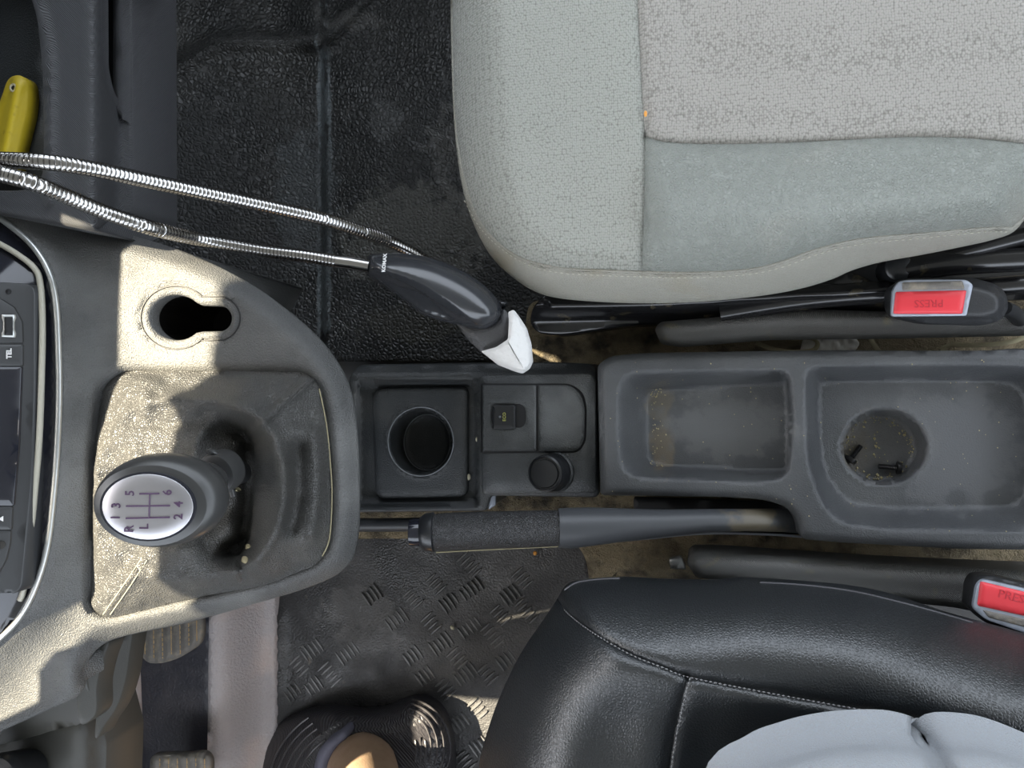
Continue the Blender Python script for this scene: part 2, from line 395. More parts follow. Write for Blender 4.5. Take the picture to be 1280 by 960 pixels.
quad_slab('wall_right', [(-1.0, .75), (1.1, .75), (1.1, .78), (-1.0, .78)], -.03, .55, M_body)
quad_slab('wall_left', [(-1.0, -.78), (1.1, -.78), (1.1, -.75), (-1.0, -.75)], -.03, .55, M_body)
quad_slab('wall_front', [(-1.03, -.75), (-1.0, -.75), (-1.0, .75), (-1.03, .75)], -.03, .62, M_body)
quad_slab('wall_back', [(1.1, -.75), (1.13, -.75), (1.13, .75), (1.1, .75)], -.03, .6, M_body)

# ================================================================== dashboard (upper part is out of the frame)
ZD = .66
e1 = back(155, 286, .375, ZD); e2 = back(154, 455, .375, ZD); e3 = back(100, 745, .385, ZD); e4 = back(5, 830, .385, ZD); e5 = back(600, 876, 0, ZD); e7 = back(283, 334, .372, ZD); e6 = back(534, 930, .055, ZD)
dash = thing('dashboard', (-.75, 0, .3), 'dark grey moulded dashboard with an open storage tray at upper left', 'dashboard')
def slab(name, pts, z0, z1, m, parent):
    n = len(pts); V = [(x, y, z0) for x, y in pts] + [(x, y, z1) for x, y in pts]
    Fc = [tuple(range(n))[::-1], tuple(range(n, 2 * n))] + [(i, (i + 1) % n, n + (i + 1) % n, n + i) for i in range(n)]
    return link(name, V, Fc, m, parent, False)
slab('dash_top', [(-.99, -.74), (-.93, -.74), (e6[0], -.50), (e6[0], e6[1]), (e6[0] - .004, e5[1]), (e5[0] - .07, e5[1] + .002), (e4[0] - .07, e4[1] - .04), (e4[0], e4[1]), e3, e2, (e1[0], e1[1]), (e7[0], e7[1]), (e7[0] + .08, e7[1] - .01), (e7[0] + .08, .74), (-.99, .74)], ZD - .03, ZD, M_dash, dash)  # outline shaped so its cast shadow borders the console sun patch
block_edge = [back(a, b + 7, .355, ZD) for a, b in ((225, 777), (160, 793), (125, 806), (104, 830), (97, 867), (60, 886), (0, 913))]
slab('sun_blocker', block_edge + [(block_edge[-1][0] - .03, block_edge[-1][1]), (block_edge[-1][0] - .03, e5[1] + .004), (e5[0] + .14, e5[1] + .004), (block_edge[0][0] + .07, block_edge[0][1] + .022)], ZD - .004, ZD - .001, M_dash, dash)  # unseen thin sheet added to block sun from the driver's mat
slab('dash_core', [(-.99, -.74), (-.80, -.74), (-.80, .74), (-.99, .74)], .30, ZD - .03, M_body, dash)
# passenger-side lower dash
def zdash(x, y):
    z = .41 - .05 * sm((x - 112) / 46.) + ridge(x, y, [(48, 0), (60, 60), (62, 120), (61, 250)], .004, 6) - ridge(x, y, [(118, -60), (118, 262)], .0, 5)
    return z
dp = rp([(-60, -60), (160, -60), (161, 262), (120, 285), (-60, 255)], [0, 0, 6, 4, 0])
tray_o = rp([(-70, -40), (20, -40), (46, 12), (54, 90), (55, 190), (53, 235), (30, 258), (-70, 258)], [0, 20, 24, 30, 20, 14, 14, 0])
slot_o = rp([(126, -50), (152, -50), (153, 147), (143, 132), (133, 108), (127, 80)], [0, 0, 3, 6, 10, 10])
panel('lower_panel', dp, zdash, M_dash, dash, 9, skirt=((.002, -.002), (.002, -.06)), holes=[tray_o[inside(tray_o[:, 0], tray_o[:, 1], dp)] if 0 else rp([(-50, -45), (20, -45), (46, 12), (54, 90), (55, 190), (53, 225), (30, 240), (-50, 240)], [0, 20, 24, 30, 20, 14, 14, 0]), rp([(126, -50), (152, -50), (153, 147), (143, 132), (133, 108), (127, 80)], [0, 0, 3, 6, 10, 10])], hskirt=((.001, -.001), (.0018, -.003), (.002, -.010)))
panel('storage_tray', rp([(-80, -70), (62, -70), (62, 250), (-80, 250)], 3), .384, M_low, dash, 20, skirt=((0, -.01),))
panel('slot_strip', rp([(141, -70), (152.5, -70), (153.5, 150), (141, 134)], 2), .368, M_dash, dash, 12, skirt=((0, -.03),))
panel('slot_back', rp([(120, -70), (158, -70), (158, 160), (120, 160)], 2), .35, M_gap, dash, 20, skirt=((0, -.01),))
# driver-side knee panels at the lower left
panel('knee_panel', rp([(-60, 880), (40, 870), (104, 845), (118, 893), (95, 906), (0, 930), (-60, 938)], 4), lambda x, y: .345 - .0002 * (y - 880), M_dashlow, dash, 12, skirt=((.001, -.001), (.001, -.03)))
panel('knee_panel', rp([(-60, 925), (0, 926), (92, 904), (120, 885), (132, 930), (130, 1000), (-60, 1000)], 4), lambda x, y: .325 - .02 * sm((x - 95) / 40.), M_dashlow, dash, 12, skirt=((.001, -.001), (.001, -.05)))
panel('trim_flap', spl([(96, 868), (100, 838), (114, 816), (134, 803), (126, 828), (119, 858), (118, 892), (100, 904)], 5), lambda x, y: .352 - .0004 * (x - 100), M_dashlow, dash, 8, skirt=((.001, -.001), (.001, -.02)))
panel('trim_flap', spl([(122, 880), (124, 848), (132, 815), (148, 798), (163, 792), (160, 820), (155, 852), (144, 884), (128, 908), (119, 922)], 5), lambda x, y: .335 - .0005 * (x - 120), M_dashlow, dash, 8, skirt=((.001, -.001), (.001, -.02)))
lathe('column_switch', P(2, 975, .36), (0.1, 0.3, 1), [(.020, -.03), (.022, 0), (.022, .006), (.019, .010), (.010, .011)], M_blackp, dash)

yl = panel('tool_handle', spl([(-12, 190), (-10, 165), (-4, 140), (3, 118), (10, 100), (20, 95), (29, 99), (33, 112), (31, 140), (25, 165), (19, 190), (14, 215), (-8, 215)], 5), lambda x, y: .398 + .006 * sm(pdist(x, y, [(22, 105), (0, 215)], False) / -14. + 1), M_yellow, None, 5, skirt=((.001, -.001), (.0012, -.011)), bottom=True)
tg = thing('tool_handle', P(10, 150, .385), 'worn yellow plastic handle with a riveted hole, lying in the dashboard tray', 'tool')
yl.name = 'handle_body'; yl.parent = tg; yl.location = yl.location - tg.location; tg.name = 'tool_handle'
lathe('rivet_ring', P(17, 110, .4025), (0, 0, 1), [(.0034, -.001), (.0034, .0008), (.0026, .0012), (.0018, .0006), (.0018, -.001)], M_cord, tg, 16)
lathe('rivet_hole', P(17, 110, .4025), (0, 0, 1), [(.0017, -.001), (.0017, .0005)], M_gap, tg, 12)

# ================================================================== centre stack and gear console
bez = spl([(-60, 236), (-25, 258), (0, 273), (36, 302), (58, 333), (69, 370), (73, 430), (74, 500), (71, 570), (66, 630), (58, 690), (42, 740), (22, 775), (-5, 802), (-60, 850)], 5, False)
bezpoly = np.vstack([bez, [(-90, 850), (-90, 236)]])
def zstack(x, y):
    d = pdist(x, y, bez, False); ins = inside(x, y, bezpoly)
    return np.where(ins, .403 + .0004 * d, .375 + .028 * np.exp(-(d / 42.) ** 1.5))
con_out = spl([(-62, 234), (-20, 250), (30, 264), (70, 272), (155, 293), (232, 317), (305, 352), (360, 391), (402, 430), (430, 474), (441, 520), (446, 600), (444, 675), (428, 711), (385, 733), (320, 753), (235, 777), (160, 793), (125, 806), (104, 830), (97, 867), (60, 886), (0, 913), (-62, 938)], 5)
gh = rp([(152, 462), (384, 464), (402, 484), (413, 545), (418, 615), (414, 682), (398, 706), (330, 732), (228, 752), (134, 775), (108, 762), (112, 660), (112, 560), (122, 480)], [16, 12, 12, 25, 30, 16, 16, 20, 20, 14, 18, 20, 30, 26], 6, 10)
def key(ex):     # key-hole shaped cup recess
    a = [(220 + (34 + ex) * math.cos(t), 397 + (29.5 + ex) * math.sin(t)) for t in np.linspace(math.radians(42), math.radians(318), 26)]
    b = [(272 + (18 + ex) * math.cos(t), 398 + (17.5 + ex) * math.sin(t)) for t in np.linspace(-math.radians(80), math.radians(80), 14)]
    return np.array(a + [(252, 380.5 - ex)] + b + [(252, 415.5 + ex)])
def zcon(x, y):
    z = zstack(x, y); d = pdist(x, y, con_out); edge = sm((x - 60) / 60.)
    z = z - edge * .014 * np.clip(1 - d / 24., 0, 1) ** 1.6
    dk = pdist(x, y, key(6)); z = z - .0022 * np.where(inside(x, y, key(6)), 1, 0) * sm(dk / 6.)
    g = pdist(x, y, key(10)); z = z - .0022 * np.exp(-(g / 1.6) ** 2)
    dg = pdist(x, y, gh); z = z - .003 * np.clip(1 - dg / 7., 0, 1) ** 2
    return z
cc = thing('gear_console', P(300, 600, .05), 'dark grey plastic console around the gear gaiter, with a keyhole-shaped cup recess', 'console')
body_out = con_out.copy()
stack_cut = np.vstack([spl([(-60, 236), (-25, 258), (0, 273), (36, 302), (58, 333), (69, 370), (73, 430), (74, 500), (71, 570), (66, 630), (58, 690), (42, 740), (22, 775), (-5, 802), (-60, 850)], 5, False)])
i0 = 0
outer_part = np.vstack([con_out[1:-4], stack_cut[::-1]])
outer_part = np.vstack([con_out[: -5], [(-62, 938)], stack_cut[::-1]])
panel('console_panel', outer_part, zcon, M_console, cc, 6, skirt=((.001, -.0015), (.0005, -.005), (-.008, -.016)), holes=[gh, key(0)], hskirt=((.0006, -.001), (.001, -.003), (.0005, -.012)), lines=[key(10), key(6)], free=con_out)
panel('radio_surround', bezpoly, lambda x, y: zstack(x, y) - .004 - .004 * sm(pdist(x, y, bez, False) / 15.), M_gloss, cc, 9, skirt=((0, -.02),))
w0 = W(key(1)[:, 0], key(1)[:, 1], np.full(len(key(1)), .366)); nk = len(w0)
link('cup_well', [Vector(q) for q in w0] + [Vector(q) - Vector((0, 0, .09)) for q in w0], [(i, nk + i, nk + (i + 1) % nk, (i + 1) % nk) for i in range(nk)] + [tuple(range(nk, 2 * nk))], M_gap, cc, False)
pxtube('silver_trim', [(q[0], q[1], 0) for q in stack_cut[::3]], .0024, M_silver, cc, zf=lambda x, y: zstack(x, y) + .0005, n=10, sub=3)
cr = [(-40, 283), (0, 305), (22, 318), (42, 334), (50, 352), (53, 400), (52, 470), (49, 550), (43, 620), (37, 680), (30, 735), (25, 750)]
pxtube('cream_trim', [(a, b, 0) for a, b in cr], .0023, M_cream, cc, zf=lambda x, y: zstack(x, y) - .004, n=10, sub=5)
kg = key(10); pxtube('recess_seam', [(a, b, 0) for a, b in np.vstack([kg, kg[:2]])], .0005, M_gap, cc, zf=lambda x, y: zstack(x, y) - .0012, n=6, sub=2)
box('recess_peg', P(242, 405, .290), (.005, .0025, .006), M_bgrey, cc, .0008)

for sel_ in ((con_out[:, 0] > 150) & (con_out[:, 0] < 325) & (con_out[:, 1] < 500), (con_out[:, 0] > 150) & (con_out[:, 0] < 345) & (con_out[:, 1] > 700)):
    up = con_out[sel_]; wu = W(up[:, 0], up[:, 1], np.full(len(up), .354)); lo_ = wu.copy(); lo_[:, 2] = .10; lo_[:, 1] *= .97; lo_[:, 0] -= .09 * np.clip((up[:, 0] - 200) / 100., 0, 1.3); nu = len(wu)
    link('console_side', [Vector(q) for q in wu] + [Vector(q) for q in lo_], [(i, i + 1, nu + i + 1, nu + i) for i in range(nu - 1)], M_console, cc)
# radio
rd = thing('car_radio', P(0, 545, .395), 'black car radio with a socket and white lettering, inside the silver-edged frame', 'radio')
def zrad(x, y): return .428 - .0004 * x
panel('faceplate', rp([(-50, 351), (36, 356), (42, 363), (42, 480), (38, 600), (25, 733), (18, 741), (-50, 743)], [0, 6, 5, 20, 20, 8, 5, 0]), zrad, M_radio, rd, 10, skirt=((.0008, -.0008), (.001, -.02)))
panel('display', rp([(-50, 459), (26, 459), (22, 560), (16, 632), (-50, 632)], 2), lambda x, y: zrad(x, y) + .0012, M_gloss, rd, 12, skirt=((.0003, -.0005), (.0003, -.002)))
def btn(pts, lab=None):
    return panel('button', rp(pts, 2), lambda x, y: zrad(x, y) + .0012, M_radio, rd, 9, skirt=((.0003, -.0004), (.0003, -.002)))
btn([(-50, 431), (27, 431), (27, 457), (-50, 457)]); btn([(-50, 634), (14, 634), (13, 662), (-50, 662)])
btn([(-50, 664), (12, 664), (11, 680), (6, 700), (-6, 722), (-50, 726)]); b_ = btn([(-50, 372), (0, 374), (16, 384), (26, 402), (27, 428), (-50, 428)])
RN = Vector((.62, 0, .8))
us = rp([(2, 393), (18, 393), (19, 397), (17, 402), (17, 412), (19, 417), (18, 422), (2, 421), (2, 416), (4, 412), (4, 402), (2, 397)], 1)
usb = panel('usb_socket', us, lambda x, y: zrad(x, y) + .002, M_silver, rd, 4, skirt=((0, -.001),))
panel('socket_opening', rp([(5.5, 396), (15.5, 396), (15.5, 419), (5.5, 419)], 1), lambda x, y: zrad(x, y) + .0024, M_gap, usb, 5, skirt=((0, -.0004),))
panel('screw_hole', ell(10.5, 364.5, 3.6, 3.4, 14), lambda x, y: zrad(x, y) + .0004, M_gap, rd, 4, skirt=((0, -.0003),))
text('lettering', 'TEL', P(11.5, 442, float(zrad(11.5, 0)) + .0022), .0048, M_white, rd, math.pi / 2, RN * .5 + Vector((0, 0, .5)), offset=.0002)
text('lettering', '\u25C0', P(1, 649, float(zrad(1, 0)) + .0022), .0045, M_white, rd, 0, RN * .5 + Vector((0, 0, .5)))
lathe('knob_mark', P(1, 681, float(zrad(1, 0)) + .0012), RN, [(.0032, 0), (.0032, .0008), (.002, .001)], M_gap, rd, 14)

# gaiter
ring = spl([(140, 540), (170, 508), (215, 500), (270, 503), (318, 518), (342, 545), (354, 590), (354, 630), (343, 668), (322, 702), (270, 720), (200, 722), (145, 715), (122, 680), (116, 620), (122, 575)], 4)
stalk = (272, 592)
def zboot(x, y):
    d = pdist(x, y, ring); ins = inside(x, y, ring); dr = pdist(x, y, gh)
    rim, crest = .371, .394 + .014 * sm((x - 250) / 70.)
    t = dr / (dr + d + 1e-6)
    zo = rim + (crest - rim) * (t ** .85)
    ds = np.hypot(x - stalk[0], (y - stalk[1]) * 1.1)
    zi = crest - .026 * sm(d / 34.) * (.0 + 1.0 * sm((x - 225) / 70.)) + .032 * np.exp(-(ds / 30.) ** 2)
    z = np.where(ins, zi, zo)
    z = z - ridge(x, y, [(308, 545), (312, 590), (310, 640), (305, 672), (290, 690)], .020, 13)
    z = z + ridge(x, y, [(395, 470), (360, 500), (330, 528), (300, 552)], .007, 7) - ridge(x, y, [(390, 480), (356, 508), (334, 531)], .004, 2.5)
    z = z + ridge(x, y, [(265, 525), (250, 545), (240, 570)], .006, 9) - ridge(x, y, [(290, 530), (325, 560), (330, 600)], .006, 10)
    z = z - ridge(x, y, [(305, 672), (300, 700), (303, 722)], .008, 4)
    z = z + ridge(x, y, [(180, 700), (155, 735), (132, 768)], .004, 8) - ridge(x, y, [(176, 696), (150, 735), (128, 768)], .002, 2) - ridge(x, y, [(184, 700), (160, 735), (137, 768)], .0015, 2)
    z = z - ridge(x, y, [(118, 605), (140, 595)], .005, 8) - ridge(x, y, [(170, 525), (205, 532), (235, 530)], .0035, 12)
    z = z + ridge(x, y, [(185, 504), (215, 499), (270, 502), (318, 516), (342, 545), (354, 590), (354, 630), (343, 668), (318, 700)], .0065, 8)
    z = z + ridge(x, y, [(225, 690), (262, 690), (290, 660)], .008, 16) - ridge(x, y, [(372, 560), (374, 610), (365, 660)], .012, 10) + ridge(x, y, [(392, 540), (398, 610), (390, 670)], .006, 8)
    z = z + .006 * vn(x / 34., y / 30., 3) + .003 * vn(x / 13., y / 12., 5)
    return np.where(dr < 8, rim + (z - rim) * dr / 8., z)
gt = thing('gear_gaiter', P(265, 610, .36), 'creased grey leatherette gaiter sagging around the gear stick', 'gaiter')
panel('leather_bag', gh, zboot, M_boot, gt, 4, skirt=((.0005, -.001), (.0005, -.012)))
for ln in ([(178, 697), (152, 735), (129, 768)], [(184, 700), (161, 735), (138, 768)]):
    q = spl(ln, 8, False); pxtube('seam', [(a, b, 0) for a, b in q], .0005, M_cord, gt, zf=lambda x, y: zboot(x, y) + .0003, n=6, sub=1)
dl = [(400, 486), (409, 530), (414, 580), (416, 620), (413, 672), (404, 695)]
pxtube('dust_line', [(a - 1, b, 0) for a, b in spl(dl, 6, False)], .0005, M_cord, gt, zf=lambda x, y: zcon(x, y) - .0012, n=6, sub=1)
q = spl([(392, 474), (372, 492), (352, 512), (335, 530)], 4, False); pxtube('seam', [(a, b, 0) for a, b in q], .0007, M_boot, gt, zf=lambda x, y: zboot(x, y) + .0012, n=6, sub=1)
# torn patches of the gaiter
for (cx_, cy_, s_) in ((271, 645, 7), (297, 612, 4), (309, 683, 4), (306, 700, 5)):
    pts = [(cx_ + s_ * (0.6 + .5 * RND.random()) * math.cos(a), cy_ + s_ * (.6 + .5 * RND.random()) * math.sin(a)) for a in np.arange(9) * .698]
    tag(panel('frayed_patch', pts, lambda x, y: zboot(x, y) + .0015 + .0012 * vn(x / 2., y / 2.), M_cord, gt, 2, skirt=((0, -.001),)), 'pale frayed tear', None)

# gear lever
gl = thing('gear_lever', P(275, 592, .37), 'black gear knob with an oval silver shift-pattern plate, rising from the gaiter', 'gear lever')
nb, tp = P(268, 594, .428), P(192, 634, .492)
ax = (tp - nb).normalized()
tube('lever_rod', [P(300, 590, .385), nb + ax * .01], .009, M_blackp, gl, 16)
pf = [(.0, -.048), (.36, -.048), (.42, -.044), (.46, -.034), (.58, -.022), (.78, -.008), (.93, .004), (1.0, .014), (1.0, .022), (.95, .030), (.86, .036), (.82, .0375), (0, .0385)]
pq = spl([(a, b) for a, b in pf[1:-2]], 4, False)
kc = nb + ax * .044
vdir = (Vector((0, 0, H)) - tp).normalized()
kax = (ax * .55 + vdir * .45).normalized()
kb = nb + ax * .006
# body: rings whose centres run from the neck to the top while turning towards the driver
V = []; Fc = []; n = 40; top = P(186, 633, .497)
for i, (r, h) in enumerate(list(pq)):
    u = (h + .048) / .0855
    c = kb.lerp(top, u); a_ = ax.lerp(kax, u).normalized(); x_ = Vector((-1, 0.05, 0)); x_ = (x_ - a_ * x_.dot(a_)).normalized(); y_ = a_.cross(x_)
    for k in range(n):
        an = 2 * math.pi * k / n; V.append(c + x_ * (.0385 * r * math.cos(an)) + y_ * (.0290 * r * math.sin(an)))
m_ = len(pq)
for i in range(m_ - 1):
    for k in range(n):
        a, b = i * n + k, i * n + (k + 1) % n; Fc.append((a, b, b + n, a + n))
Fc += [tuple(range(n))[::-1], tuple(range((m_ - 1) * n, m_ * n))]
knob = link('gear_knob', V, Fc, M_knob, gl, True)
x_ = Vector((-1, .05, 0)); x_ = (x_ - kax * x_.dot(kax)).normalized(); y_ = kax.cross(x_)
badge = lathe('shift_plate', top + kax * .0005, kax, [(1.0, -.002), (1.0, .0005), (.97, .0012), (.6, .0022), (.2, .0026), (.001, .0027)], M_badge, knob, 48, sx=.0272, sy=.0205, xdir=x_, angle=60)
lathe('plate_rim', top + kax * .0002, kax, [(1.04, -.002), (1.04, .001), (.99, .0012)], M_gloss, knob, 48, sx=.0272, sy=.0205, xdir=x_, angle=60)
bx_, by_ = -x_, -y_          # picture right, picture up
if by_.y < 0: by_ = -by_
def onb(u, v, h=.0031): return top + kax * h + bx_ * u + by_ * v
def stroke(a, b, w=.00055):
    A, B = onb(*a), onb(*b); tube('shift_line', [A, B], w, M_ink, badge, 6, cap=True)
k_ = .00052
def Q(px, py): return ((px - 187) * k_ * .97, -(py - 634) * k_ * .93)
for a, b in (((163, 633), (214, 631)), ((163, 648.5), (214, 646)), ((178, 617), (201, 616)), ((190, 616), (190, 648))): stroke(Q(*a), Q(*b))
# lettering plane follows the plate
Mt = Matrix((bx_, by_, kax)).transposed()
def btext(s, px, py, sz=.0075):
    t = text('shift_number', s, (0, 0, 0), sz, M_ink, None, math.pi / 2, ext=.0002, offset=.00008)
    me = t.data; loc = t.location.copy(); me.transform(Matrix.Translation(loc)); me.transform(Mt.to_4x4()); t.parent = badge
    t.location = onb(*Q(px, py), .0028) - wloc(badge)
for s, x, y in (('5', 167, 616.5), ('3', 151.5, 632.5), ('1', 151, 648), ('6', 210.5, 614.5), ('4', 224, 629), ('2', 224, 645), ('R', 167, 662), ('L', 184.5, 658.5)): btext(s, x, y)
lathe('knob_collar', nb - ax * .004, ax, [(.0125, -.012), (.0150, -.011), (.0158, -.004), (.0150, .002), (.0145, .004)], M_knob, gl, 32)
q = [P(261 + 26 * (t ** 1.2), 566 - 7 * math.sin(t * 2.6) + 42 * t * t, .432 - .012 * t) for t in np.linspace(0, 1.15, 14)]
tube('collar_cord', q, .0022, M_knob, gl, 8)

# ================================================================== floor coverings
toe_e = 405
rid = spl([(150, 118), (200, 95), (245, 66), (280, 50), (330, 50), (396, 52), (425, 30), (470, -20), (500, -60)], 4, False)
def zpf(x, y):
    z = .012 + .026 * sm((toe_e + 6 - x) / 12.) + .10 * np.clip((toe_e - x) / 300., 0, 1.2) ** 1.3
    above = np.clip(1 - (y - np.interp(x, rid[:, 0], rid[:, 1])) / 8., 0, 1)
    z = z + ridge(x, y, rid, .016, 9) + ridge(x, y, [(398, 60), (399, 450)], .0015, 7)
    z = z - .016 * sm(above) * sm((395 - x) / 50.) + .004 * vn(x / 60., y / 60., 2)
    z = z + ridge(x, y, [(250, 70), (230, 95), (240, 120)], .0, 10)
    return z
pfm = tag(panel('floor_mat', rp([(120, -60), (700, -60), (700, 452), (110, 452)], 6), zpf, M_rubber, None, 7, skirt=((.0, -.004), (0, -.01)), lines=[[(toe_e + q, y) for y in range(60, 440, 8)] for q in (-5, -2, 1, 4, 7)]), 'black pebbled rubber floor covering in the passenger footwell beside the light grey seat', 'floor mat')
dfm = thing('floor_mat', P(500, 800, 0), 'worn black rubber mat with raised tread bars under the driver\'s shoe', 'floor mat')
def zdf(x, y): return .012 + .003 * vn(x / 45., y / 45., 8) + ridge(x, y, [(347, 760), (346, 1000)], .008, 4)
panel('mat_sheet', rp([(344, 640), (725, 640), (737, 690), (739, 790), (700, 1040), (344, 1040)], [4, 22, 16, 10, 4, 4]), zdf, M_mat, dfm, 9, skirt=((.0012, -.001), (.0015, -.012)))
# raised bars, four to a patch, alternating direction
clusters = [(548, 727, 0), (592, 733, 1), (565, 750, 1), (500, 770, 1), (543, 775, 0), (590, 780, 1), (618, 790, 0), (520, 815, 1), (555, 800, 1), (586, 838, 1), (612, 838, 0), (560, 856, 0), (396, 808, 1), (380, 828, 0), (418, 838, 0), (398, 852, 1), (440, 812, 1), (372, 860, 1), (600, 880, 0), (628, 765, 0), (640, 740, 1), (655, 720, 0), (520, 745, 0), (470, 740, 1), (575, 900, 1), (605, 925, 1), (585, 945, 0), (635, 820, 1), (575, 818, 0), (535, 840, 1), (660, 760, 0), (590, 703, 0)]
bar0 = None
def bar_mesh():
    bm = bmesh.new(); L, w, h = .0095, .0016, .0022; n = 7
    lo = []; 
    top_, bot_ = [], []
    for s in (1, -1):
        for i in range(n):
            t = -1 + 2 * i / (n - 1); t *= s; wy = w * max(0.15, (1 - t * t)) ** .6 * s
            top_.append(bm.verts.new((t * L * .94, wy * .6, h))); bot_.append(bm.verts.new((t * L, wy * 1.3, -.001)))
    N_ = len(top_)
    bm.faces.new(top_[::-1])
    for i in range(N_): bm.faces.new((bot_[i], top_[i], top_[(i + 1) % N_], bot_[(i + 1) % N_]))
    bmesh.ops.recalc_face_normals(bm, faces=bm.faces[:])
    me = bpy.data.meshes.new('tread_bar'); bm.to_mesh(me); bm.free(); me.materials.append(M_bar); return me
bme = bar_mesh()
for (cx_, cy_, d_) in clusters:
    cc0 = P(cx_, cy_, 0); an = math.radians(43 if d_ == 0 else -52)
    nb_ = 5 if RND.random() < .45 else 4
    for i in range(nb_):
        o = bpy.data.objects.new('tread_bar', bme); col.objects.link(o); o.parent = dfm
        off = (i - (nb_ - 1) / 2) * .0066
        c = Vector((cc0.x - math.sin(an) * off, cc0.y + math.cos(an) * off, 0))
        # height of the sheet under the bar
        o.location = c + Vector((0, 0, .0125)) - dfm.location; o.rotation_euler = (0, 0, an); s = .85 + .3 * RND.random(); o.scale = (s, 1, .6 + .5 * RND.random())
# driver toe board
def ztb(x, y): return .02 + .055 * sm((346 - x) / 85.) + .035 * sm((168 - x) / 30.)
tb = thing('toe_board', P(240, 850, 0), 'rubber toe board with its sky sheen coloured in pale grey and a dark band behind the pedals', 'toe board')
panel('sheen_slope', rp([(262, 700), (345, 700), (345, 1040), (258, 1040)], 2), lambda x, y: ztb(x, y) + ridge(x, y, [(341, 700), (341, 1040)], .004, 4), M_toe, tb, 7, skirt=((0, -.02),))  # sky sheen carried by the pale colour, here and on the strip
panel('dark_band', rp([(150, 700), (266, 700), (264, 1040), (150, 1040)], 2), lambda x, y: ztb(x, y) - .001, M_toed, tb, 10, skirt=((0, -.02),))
panel('sheen_strip', spl([(156, 740), (166, 760), (167, 820), (169, 870), (170, 915), (166, 938), (150, 945), (140, 1000), (128, 940), (140, 900), (150, 850)], 4), lambda x, y: ztb(x, y) + .008, M_toe, tb, 6, skirt=((0.002, -.002), (0.002, -.02)))

# pedals
def pedal(outline, z, ribs, label):
    c = np.mean(outline, 0); t = thing('pedal', P(c[0], c[1], z - .02), label, 'pedal')
    ol = outline
    zf = lambda x, y: z + .003 * sm(pdist(x, y, ol) / 5.) - sum(.0022 * np.exp(-((x - r_ - .012 * (y - c[1])) / 1.1) ** 2) for r_ in ribs)
    panel('pedal_pad', ol, zf, M_pedal, t, 3, skirt=((.001, -.001), (.001, -.008)), bottom=True)
    for r_ in ribs:
        ys = [y for y in np.linspace(ol[:, 1].min(), ol[:, 1].max(), 12)]
        q = [(r_ + .012 * (y - c[1]), y) for y in ys if inside(r_, y, ol) and pdist(r_, y, ol) > 2]
        if len(q) > 2: pxtube('groove', [(a, b, 0) for a, b in q], .00055, M_pedrib, t, zf=lambda x, y: x * 0 + z + .0018, n=6, sub=1)
    tube('pedal_arm', [P(c[0], c[1], z - .012), P(c[0] - 30, c[1] + 5, z - .012), P(c[0] - 150, c[1] - 5, z + .10)], .005, M_metalb, t, 8)
    return t
pedal(rp([(176, 768), (250, 768), (252, 790), (248, 806), (224, 822), (200, 829), (182, 828), (174, 812)], [8, 8, 8, 10, 12, 10, 8, 14], 5, 6), .13, (181, 192, 203, 214, 225, 236, 246), 'ribbed rubber pedal showing under the console edge, above the dark toe board')
pedal(rp([(188, 945), (255, 942), (262, 950), (262, 1010), (186, 1010)], [8, 8, 6, 8, 8], 5, 6), .13, (189, 200, 211, 222, 234, 245, 256), 'ribbed rubber pedal cut off by the bottom edge of the picture')

# tunnel carpet between the seats
tun = rp([(440, 470), (652, 466), (664, 380), (1340, 340), (1340, 740), (742, 740), (736, 694), (715, 670), (440, 670)], [2, 4, 10, 4, 4, 14, 20, 10, 2])
def ztun(x, y): return .075 + .015 * sm((x - 700) / 200.) - .03 * sm((y - 690) / 50.) + .004 * vn(x / 22., y / 18., 4)
tag(panel('tunnel_carpet', tun, ztun, M_carpet, None, 8, skirt=((.004, -.004), (.008, -.07))), 'dirt-caked brown floor carpet showing between seats and centre console', 'carpet')
# ================================================================== front floor console (cup insert, switches)
fc = thing('floor_console', P(600, 545, .08), 'black lower console with a round cup insert, a switch panel and a socket cap', 'console')
zfc = .20
fo = rp([(450, 458), (560, 456), (700, 455), (742, 458), (746, 620), (612, 618), (606, 637), (440, 639), (438, 470)], [4, 10, 10, 8, 6, 6, 4, 4, 6])
rec = rp([(446, 474), (590, 472), (600, 480), (600, 634), (446, 636)], [3, 8, 6, 3, 3])
reci = rp([(449, 482), (588, 482), (594, 490), (594, 626), (449, 627)], [3, 8, 6, 3, 3])
def zfcon(x, y):
    z = zfc + .0 * x - .012 * sm((468 - y) / 10.) + ridge(x, y, [(600, 474), (744, 474)], .003, 4)
    z = z - .018 * recess(x, y, rec, reci)
    return z
swp = rp([(602, 481), (714, 481), (728, 492), (732, 510), (731, 552), (722, 564), (602, 565)], [3, 14, 8, 8, 8, 8, 3])
panel('console_body', fo, zfcon, M_low, fc, 6, skirt=((.0015, -.0015), (.002, -.006), (.004, -.09)), holes=[ell(527, 552, 44, 47)], hskirt=((0, -.002),), lines=[rec, reci])
ins_o = rp([(466, 487), (583, 485), (583, 620), (470, 623)], [16, 8, 10, 14])
wo_, wi_ = ell(526, 552, 41, 43, 48), ell(534, 553, 29, 35, 48)
panel('cup_insert', ins_o, lambda x, y: .190 + .0016 * np.exp(-(pdist(x, y, wo_) / 1.8) ** 2) + .002 * np.exp(-(pdist(x, y, wi_) / 1.6) ** 2) - .055 * recess(x, y, wo_, wi_) - .0015 * np.exp(-(pdist(x, y, ins_o) / 3) ** 2), M_low, fc, 4, skirt=((.0008, -.001), (.001, -.006)), lines=[wo_, wi_])
